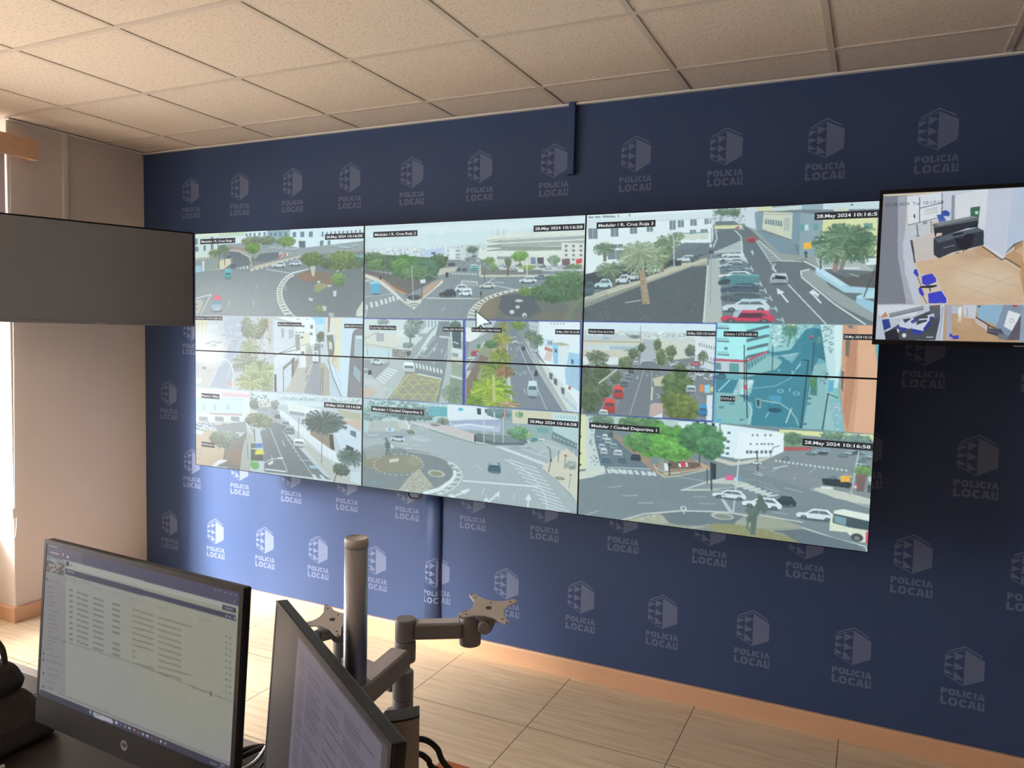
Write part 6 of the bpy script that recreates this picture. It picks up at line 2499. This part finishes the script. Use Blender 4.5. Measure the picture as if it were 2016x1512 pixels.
# ---- monitor facing the camera
A = V(2.84063, -2.51092, 1.25322); U = V(.53143, -.02438, .00716); U = V(U.x, U.y, 0).normalized(); Wd = V(.0023, -.0207, -.29851).normalized(); Wd = (Wd - U * Wd.dot(U)).normalized(); Nn = U.cross(Wd); Nn = Nn if Nn.y < 0 else -Nn
def M1(u, v, d=0.0): return A + U * u + Wd * v + Nn * d
t = thing('monitor', 'lit monitor showing a table page, facing the camera on the desk', 'monitor', (3.10, -2.47, DZ))
MB().frame_box(M1(-.007, -.009, -.018), U * .548, Wd * .360, Nn * .0175).build('housing', 'black_plastic', t, bevel=.004)
MB().frame_box(M1(.04, .03, -.045), U * .45, Wd * .26, Nn * .0268).build('back_shell', 'black_plastic', t, bevel=.012)
fr = MB(); fr.frame_box(M1(-.007, -.009, -.0004), U * .007, Wd * .360, Nn * .0016).frame_box(M1(.532, -.009, -.0004), U * .009, Wd * .360, Nn * .0016)
fr.frame_box(M1(0, -.009, -.0004), U * .532, Wd * .0090, Nn * .0016).frame_box(M1(0, .299, -.0004), U * .532, Wd * .052, Nn * .0016)
fr.build('bezel', 'black_plastic', t)
cv = Canvas(534, 301, 7); cv.run(M1_DATA); cv.soften(1, (0, 0, 0), 1.0); cv.grain(.6)
picture('screen', cv.a, M1(0, 0, .0004), U, Wd, 532, 299, t, m='lit_monitor', step=1)
bd = MB(); cc = M1(.264, .3245, .0013); R_ = .0095; n_ = 40
ring = [[cc + (U * math.cos(6.28318 * j / n_) + Wd * math.sin(6.28318 * j / n_)) * rr for j in range(n_)] for rr in (R_, R_ * .0001)]
bd.rings(ring, cap=False, smooth=False); bd.build('badge', 'badge_grey', t)
text_on(MB(), 'hp', cc + Nn * .0004 - U * .0058 + Wd * .0052, (U - Wd * -.0), (-Wd) + U * .28, .0108, .0110, bold=.02, full=True).build('badge', 'black_plastic', t)
MB().frame_box(V(3.055, -2.475, .80), V(.09, 0, 0), V(0, .035, 0), V(0, 0, .30)).build('stand_column', 'black_plastic', t, bevel=.006)
MB().box(2.985, 3.225, -2.475, -2.255, DZ + .0005, DZ + .014).build('stand_base', 'black_plastic', t, bevel=.005)
MB().box(3.04, 3.16, -2.48, -2.40, DZ + .0145, DZ + .07).build('stand_foot', 'black_plastic', t, bevel=.008)
MB().frame_box(V(2.985, -2.4775, DZ + .003), V(.24, 0, 0), V(0, .002, 0), V(0, 0, .009)).build('base_strip', 'badge_grey', t)

# ---- second monitor turned away to the left
U2 = V(.833486, -.552598, 0); W2 = V(-.03855, -.05814, -.99756).normalized(); N2 = V(-.552598, -.833486, 0); N2 = (N2 - W2 * N2.dot(W2)).normalized(); O2 = V(3.343, -2.419, 1.2)
def M2(u, v, d=0.0): return O2 + U2 * u + W2 * v + N2 * d
t = thing('monitor', 'monitor seen edge-on from the right with a page of grey text', 'monitor', (3.60, -2.51, DZ))
MB().frame_box(M2(0, 0, -.020), U2 * .548, W2 * .335, N2 * .0195).build('housing', 'black_plastic', t, bevel=.003)
MB().frame_box(M2(.05, .04, -.042), U2 * .45, W2 * .25, N2 * .0218).build('back_shell', 'black_plastic', t, bevel=.01)
fr = MB(); fr.frame_box(M2(0, 0, -.0004), U2 * .007, W2 * .335, N2 * .0012).frame_box(M2(.5385, 0, -.0004), U2 * .0095, W2 * .335, N2 * .0012)
fr.frame_box(M2(.007, 0, -.0004), U2 * .5315, W2 * .009, N2 * .0012).frame_box(M2(.007, .309, -.0004), U2 * .5315, W2 * .026, N2 * .0012)
fr.build('bezel', 'black_plastic', t)
c2 = Canvas(532, 300, 9)
rr = random.Random(3); D2 = ['F 0 0 532 300 70 62 60', 'P 108 102 116 140 6 512 6 512 300 140 300', 'P 76 70 72 512 0 532 0 532 300 512 300']
yy = 26
while yy < 296:
    for x0, ln in ((158, rr.choice((24, 30, 36))), (206, rr.choice((50, 62, 70))), (296, rr.choice((0, 60, 90))), (380, rr.choice((60, 90, 110)))):
        if ln and rr.random() < .86: D2.append('L 84 78 92 2.6 %d %.1f %d %.1f' % (x0, yy, x0 + ln, yy))
    yy += 6.4
c2.run('\n'.join(D2)); c2.soften(1, (0, 0, 0), 1.0); c2.grain(.8)
picture('screen', c2.a, M2(.007, .009, .0002), U2, W2, 531, 299, t, m='lit_monitor', step=1)
# column of its stand: dark cap, beige rounded side, dark track
F0, F1, FB = V(3.617, -2.482, 0), V(3.671, -2.456, 0), V(-.43, .90, 0) * .032
def col_ring(z0_, z1_, k=0.0):
    pts = []
    for q in range(9):
        u_ = q / 8; p = F0.lerp(F1, u_) - FB.normalized() * (.006 * (1 - (2 * u_ - 1) ** 2) + k); p = p + V(0, 0, z0_ + (z1_ - z0_) * u_); pts.append(p)
    e_ = (F1 - F0).normalized()
    return pts + [F1 + FB + e_ * -.004 + V(0, 0, z1_), F0 + FB + V(0, 0, z0_)]
MB().rings([col_ring(DZ + .012, DZ + .012), col_ring(1.069, 1.079)], smooth=False).build('stand_column', 'stand_beige', t, bevel=.0012)
MB().rings([col_ring(1.0692, 1.0792, .0004), col_ring(1.0722, 1.0822, .0002)], smooth=False).build('column_cap', 'dark_grey_plastic', t)
MB().frame_box(F0 + FB * .15 + V(0, 0, .78) - (F1 - F0).normalized() * .003, FB * .7, (F1 - F0).normalized() * .0028, V(0, 0, .29)).build('column_track', 'black_plastic', t)
MB().frame_box(V(3.575, -2.545, .985), V(.046, .056, 0), V(.03, -.012, 0), V(0, 0, .05)).build('tilt_hinge', 'black_plastic', t)
MB().frame_box(V(3.545, -2.62, DZ + .0005), V(.19, 0, 0), V(0, .195, 0), V(0, 0, .0115)).build('stand_base', 'black_plastic', t, bevel=.004)

# ---- monitor arm: pole with two folding arms, both plates empty
t = thing('monitor_mount', 'grey metal monitor pole with two folding arms and empty mounting plates', 'monitor mount', (3.477, -2.365, DZ))
px, py = 3.477, -2.365
MB().cyl((px, py, DZ + .012), (px, py, 1.304), .0208, 48).build('pole', 'aluminium', t)
MB().lathe((px, py, 1.3042), [(.0212, 0), (.0214, .010), (.0205, .0145), (.0185, .016), (.0182, .0148), (.002, .0150)], n=48).build('pole_cap', 'plate_cream', t)
MB().box(px - .05, px + .05, py - .05, py + .05, DZ + .0005, DZ + .0115).build('clamp_base', 'arm_grey', t, bevel=.003)
def arm(a, b, z0, z1, w, parent, nm='arm_bar'):
    """flat tapering bar with a pale inlay on top"""
    a, b = V(a[0], a[1], 0), V(b[0], b[1], 0); d = (b - a).normalized(); s = V(-d.y, d.x, 0); a2, b2 = a + d * .018, b - d * .018
    o = MB().prism([a2 + s * w / 2 + V(0, 0, z0), b2 + s * w / 2 + V(0, 0, z0), b2 - s * w / 2 + V(0, 0, z0), a2 - s * w / 2 + V(0, 0, z0)], (0, 0, z1 - z0)).build(nm, 'arm_grey', parent, bevel=.004)
    a3, b3 = a + d * .026, b - d * .024; w2 = w * .70
    MB().prism([a3 + s * w2 / 2 + V(0, 0, z1 - .0005), b3 + s * w2 / 2 + V(0, 0, z1 - .0005), b3 - s * w2 / 2 + V(0, 0, z1 - .0005), a3 - s * w2 / 2 + V(0, 0, z1 - .0005)], (0, 0, .0016)).build('inlay', 'arm_inlay', o)
    return o
E1 = (3.453, -2.166); H1 = (3.565, -2.095)
MB().lathe((px, py, 1.000), [(.0212, 0), (.0285, .002), (.029, .010), (.029, .048), (.0275, .054), (.0212, .055)], n=48).build('collar', 'arm_grey', t)
arm((px, py), E1, 1.006, 1.046, .044, t)
MB().cyl((E1[0], E1[1], 1.012), (E1[0], E1[1], 1.056), .0215, bev=.003).build('elbow', 'arm_grey', t)
MB().cyl((E1[0], E1[1], 1.0562), (E1[0], E1[1], 1.102), .0215, bev=.003).build('elbow', 'arm_grey', t)
arm(E1, H1, 1.062, 1.094, .038, t)
MB().cyl((H1[0], H1[1], 1.044), (H1[0], H1[1], 1.110), .0225, bev=.003).build('head_joint', 'arm_grey', t)
E2 = (3.450, -2.168); H2 = (3.262, -2.128)
MB().lathe((px, py, .878), [(.0212, 0), (.0285, .002), (.029, .010), (.029, .048), (.0275, .054), (.0212, .055)], n=48).build('collar', 'arm_grey', t)
arm((px, py), E2, .884, .922, .044, t)
MB().cyl((E2[0], E2[1], .888), (E2[0], E2[1], .934), .0215, bev=.003).build('elbow', 'arm_grey', t)
MB().cyl((E2[0], E2[1], .9342), (E2[0], E2[1], .992), .0215, bev=.003).build('elbow', 'arm_grey', t)
arm(E2, H2, .944, .976, .034, t)
MB().cyl((H2[0], H2[1], .935), (H2[0], H2[1], 1.005), .0185, bev=.003).build('head_joint', 'arm_grey', t)
def vesa(c, tilt_dir, tilt, rot, knob_dir, head, parent):
    """star plate: square centre with four long arms and screw holes, tipped by tilt about a horizontal axis"""
    up = (V(0, 0, 1) * math.cos(tilt) + V(tilt_dir[0], tilt_dir[1], 0).normalized() * math.sin(tilt)).normalized()
    e1 = V(math.cos(rot), math.sin(rot), 0); e1 = (e1 - up * e1.dot(up)).normalized(); e2 = up.cross(e1)
    c = V(*c); P = []
    S = .039; R = .0735; hw = .0064
    for q in range(4):
        a = math.pi / 4 + q * math.pi / 2; da = V(math.cos(a), math.sin(a), 0); pa = V(-math.sin(a), math.cos(a), 0)
        base = S * 1.02
        for u_, s_ in ((base * .98, -1.9), (R * .9, -1)): P.append(da * u_ + pa * hw * s_)
        for k in range(5):
            th = -math.pi / 2 + math.pi * k / 4; P.append(da * (R * .9 + hw * math.cos(th)) + pa * hw * math.sin(th))
        for u_, s_ in ((R * .9, 1), (base * .98, 1.9)): P.append(da * u_ + pa * hw * s_)
        b_ = a + math.pi / 4; P.append(V(math.cos(b_), math.sin(b_), 0) * S * .84)
    W_ = lambda p, h: c + e1 * p.x + e2 * p.y + up * h
    o = MB().prism([W_(p, 0) for p in P], up * .0028).build('mounting_plate', 'plate_cream', parent, bevel=.0006)
    for q in range(4):
        a = math.pi / 4 + q * math.pi / 2
        for rr_ in (R * .93, R * .72): p = V(math.cos(a), math.sin(a), 0) * rr_; MB().cyl(W_(p, .0026), W_(p, .0033), .0022, 12).build('screw_hole', 'dark_grey_plastic', o)
    MB().cyl(W_(V(0, 0, 0), .0026), W_(V(0, 0, 0), .0034), .0062, 20).build('screw_hole', 'dark_grey_plastic', o); MB().cyl(W_(V(.0, .022, 0), .0026), W_(V(.0, .022, 0), .0033), .002, 12).build('screw_hole', 'dark_grey_plastic', o)
    MB().lathe(c - up * .0002, [(.034, 0), (.033, -.010), (.026, -.018), (.012, -.021)], up).build('plate_hub', 'arm_grey', parent)
    h = V(*head); k = V(knob_dir[0], knob_dir[1], 0).normalized()
    j = c - up * .026
    MB().cyl(h, j, .013, 24).build('tilt_joint', 'arm_grey', parent)
    MB().cyl(j - k * .02, j + k * .034, .015, 28, bev=.002).build('tilt_barrel', 'arm_grey', parent)
    kb = MB().cyl(j + k * .0345, j + k * .045, .0125, 24, bev=.002).build('tilt_knob', 'arm_grey', parent)
    return o
vesa((3.600, -2.082, 1.120), (.5, -.8), math.radians(8), math.radians(14), (.3, -1), (H1[0], H1[1], 1.085), t)
vesa((3.250, -2.146, 1.052), (.4, -.8), math.radians(8), math.radians(4), (-.4, -1), (H2[0], H2[1], 1.0), t)

# ---- things on and behind the desk
t = thing('bag', 'dark grey bag with a loop handle on the desk corner', 'bag', (2.33, -2.42, DZ))
def slab(x0, x1, y0, y1, z, sk=0.0): return [V(x0, y0, z), V(x1 + sk, y0, z), V(x1 + sk, y1, z), V(x0, y1, z)]
MB().rings([slab(2.22, 2.60, -2.535, -2.335, DZ + .001, .04), slab(2.23, 2.60, -2.53, -2.36, DZ + .05, .02), slab(2.25, 2.575, -2.52, -2.385, DZ + .115)], smooth=False).build('body', 'bag_cloth', t, bevel=.028, seg=4)
MB().rings([slab(2.24, 2.575, -2.53, -2.395, DZ + .105), slab(2.235, 2.58, -2.535, -2.39, DZ + .135), slab(2.25, 2.565, -2.52, -2.405, DZ + .178)], smooth=False).build('lid', 'bag_cloth', t, bevel=.02, seg=4)
MB().tube([(2.435, -2.44, DZ + .168), (2.437, -2.44, DZ + .20), (2.487, -2.43, DZ + .234), (2.538, -2.425, DZ + .212), (2.552, -2.425, DZ + .168)], .0062, 12).build('handle', 'bag_cloth', t)
t = thing('document_box', 'black box with a pale top rim at the bottom left corner of the picture', 'box', (2.42, -2.62, DZ))
MB().box(2.30, 2.62, -2.76, -2.553, DZ + .0005, DZ + .075).build('body', 'dark_grey_plastic', t, bevel=.004)
MB().box(2.30, 2.62, -2.5528, -2.549, DZ + .0005, DZ + .078).build('rim', 'badge_grey', t, bevel=.001)
t = thing('cable_stub', 'pale forked cable end lying on the desk at the bottom left', 'cable', (2.70, -2.60, DZ))
MB().tube([(2.655, -2.585, DZ + .006), (2.66, -2.54, DZ + .008), (2.668, -2.50, DZ + .006)], .005).build('cord', 'plate_cream', t)
MB().tube([(2.655, -2.585, DZ + .006), (2.69, -2.575, DZ + .008), (2.725, -2.56, DZ + .006)], .0045).build('cord', 'plate_cream', t)
tag(MB().tube([(3.235, -2.42, DZ + .004), (3.24, -2.36, .82), (3.26, -2.27, .86), (3.34, -2.27, .84), (3.40, -2.28, DZ + .004)], .0022).build('thin_cable', 'cable_black'), 'thin dark cable crossing between the two monitors', 'cable')
t = thing('desk_cables', 'bundle of black cables running between the two monitors on the desk', 'cables', (3.2, -2.3, DZ))
MB().tube([(3.10, -2.36, DZ + .03), (3.16, -2.27, DZ + .06), (3.22, -2.26, DZ + .07), (3.30, -2.30, DZ + .05), (3.40, -2.30, DZ + .02)], .0055).build('cable', 'cable_black', t)
MB().tube([(3.11, -2.30, DZ + .05), (3.17, -2.26, DZ + .06), (3.24, -2.31, DZ + .03), (3.32, -2.38, DZ + .01)], .006).build('cable', 'cable_black', t)
MB().tube([(3.14, -2.33, DZ + .03), (3.175, -2.30, DZ + .05), (3.19, -2.28, DZ + .08)], .004).build('cable', 'chrome', t)
for k, pts in enumerate(([(3.600, -2.39, .992), (3.62, -2.36, .983), (3.632, -2.335, .958), (3.637, -2.31, .915), (3.64, -2.19, .80), (3.64, -2.12, .70), (3.63, -2.0, .6065)], [(3.600, -2.39, .967), (3.612, -2.36, .955), (3.615, -2.335, .932), (3.612, -2.31, .903), (3.61, -2.18, .80), (3.61, -2.12, .69), (3.60, -2.0, .6065)])):
    tag(MB().tube(pts, .0052).build('monitor_cable', 'cable_black'), ['upper of two black cables curving down behind the beige monitor stand', 'lower of two black cables curving down behind the beige monitor stand'][k], 'cable', 'cables behind the beige stand')
t = thing('side_cabinet', 'orange wooden cabinet top at the bottom edge behind the desk', 'cabinet', (3.7, -2.0, 0))
MB().box(3.345, 4.05, -2.14, -1.822, .582, .60).build('top', 'orange_wood', t, bevel=.004)
MB().box(3.365, 4.03, -2.12, -1.842, .0, .5815).build('body', 'orange_wood', t)
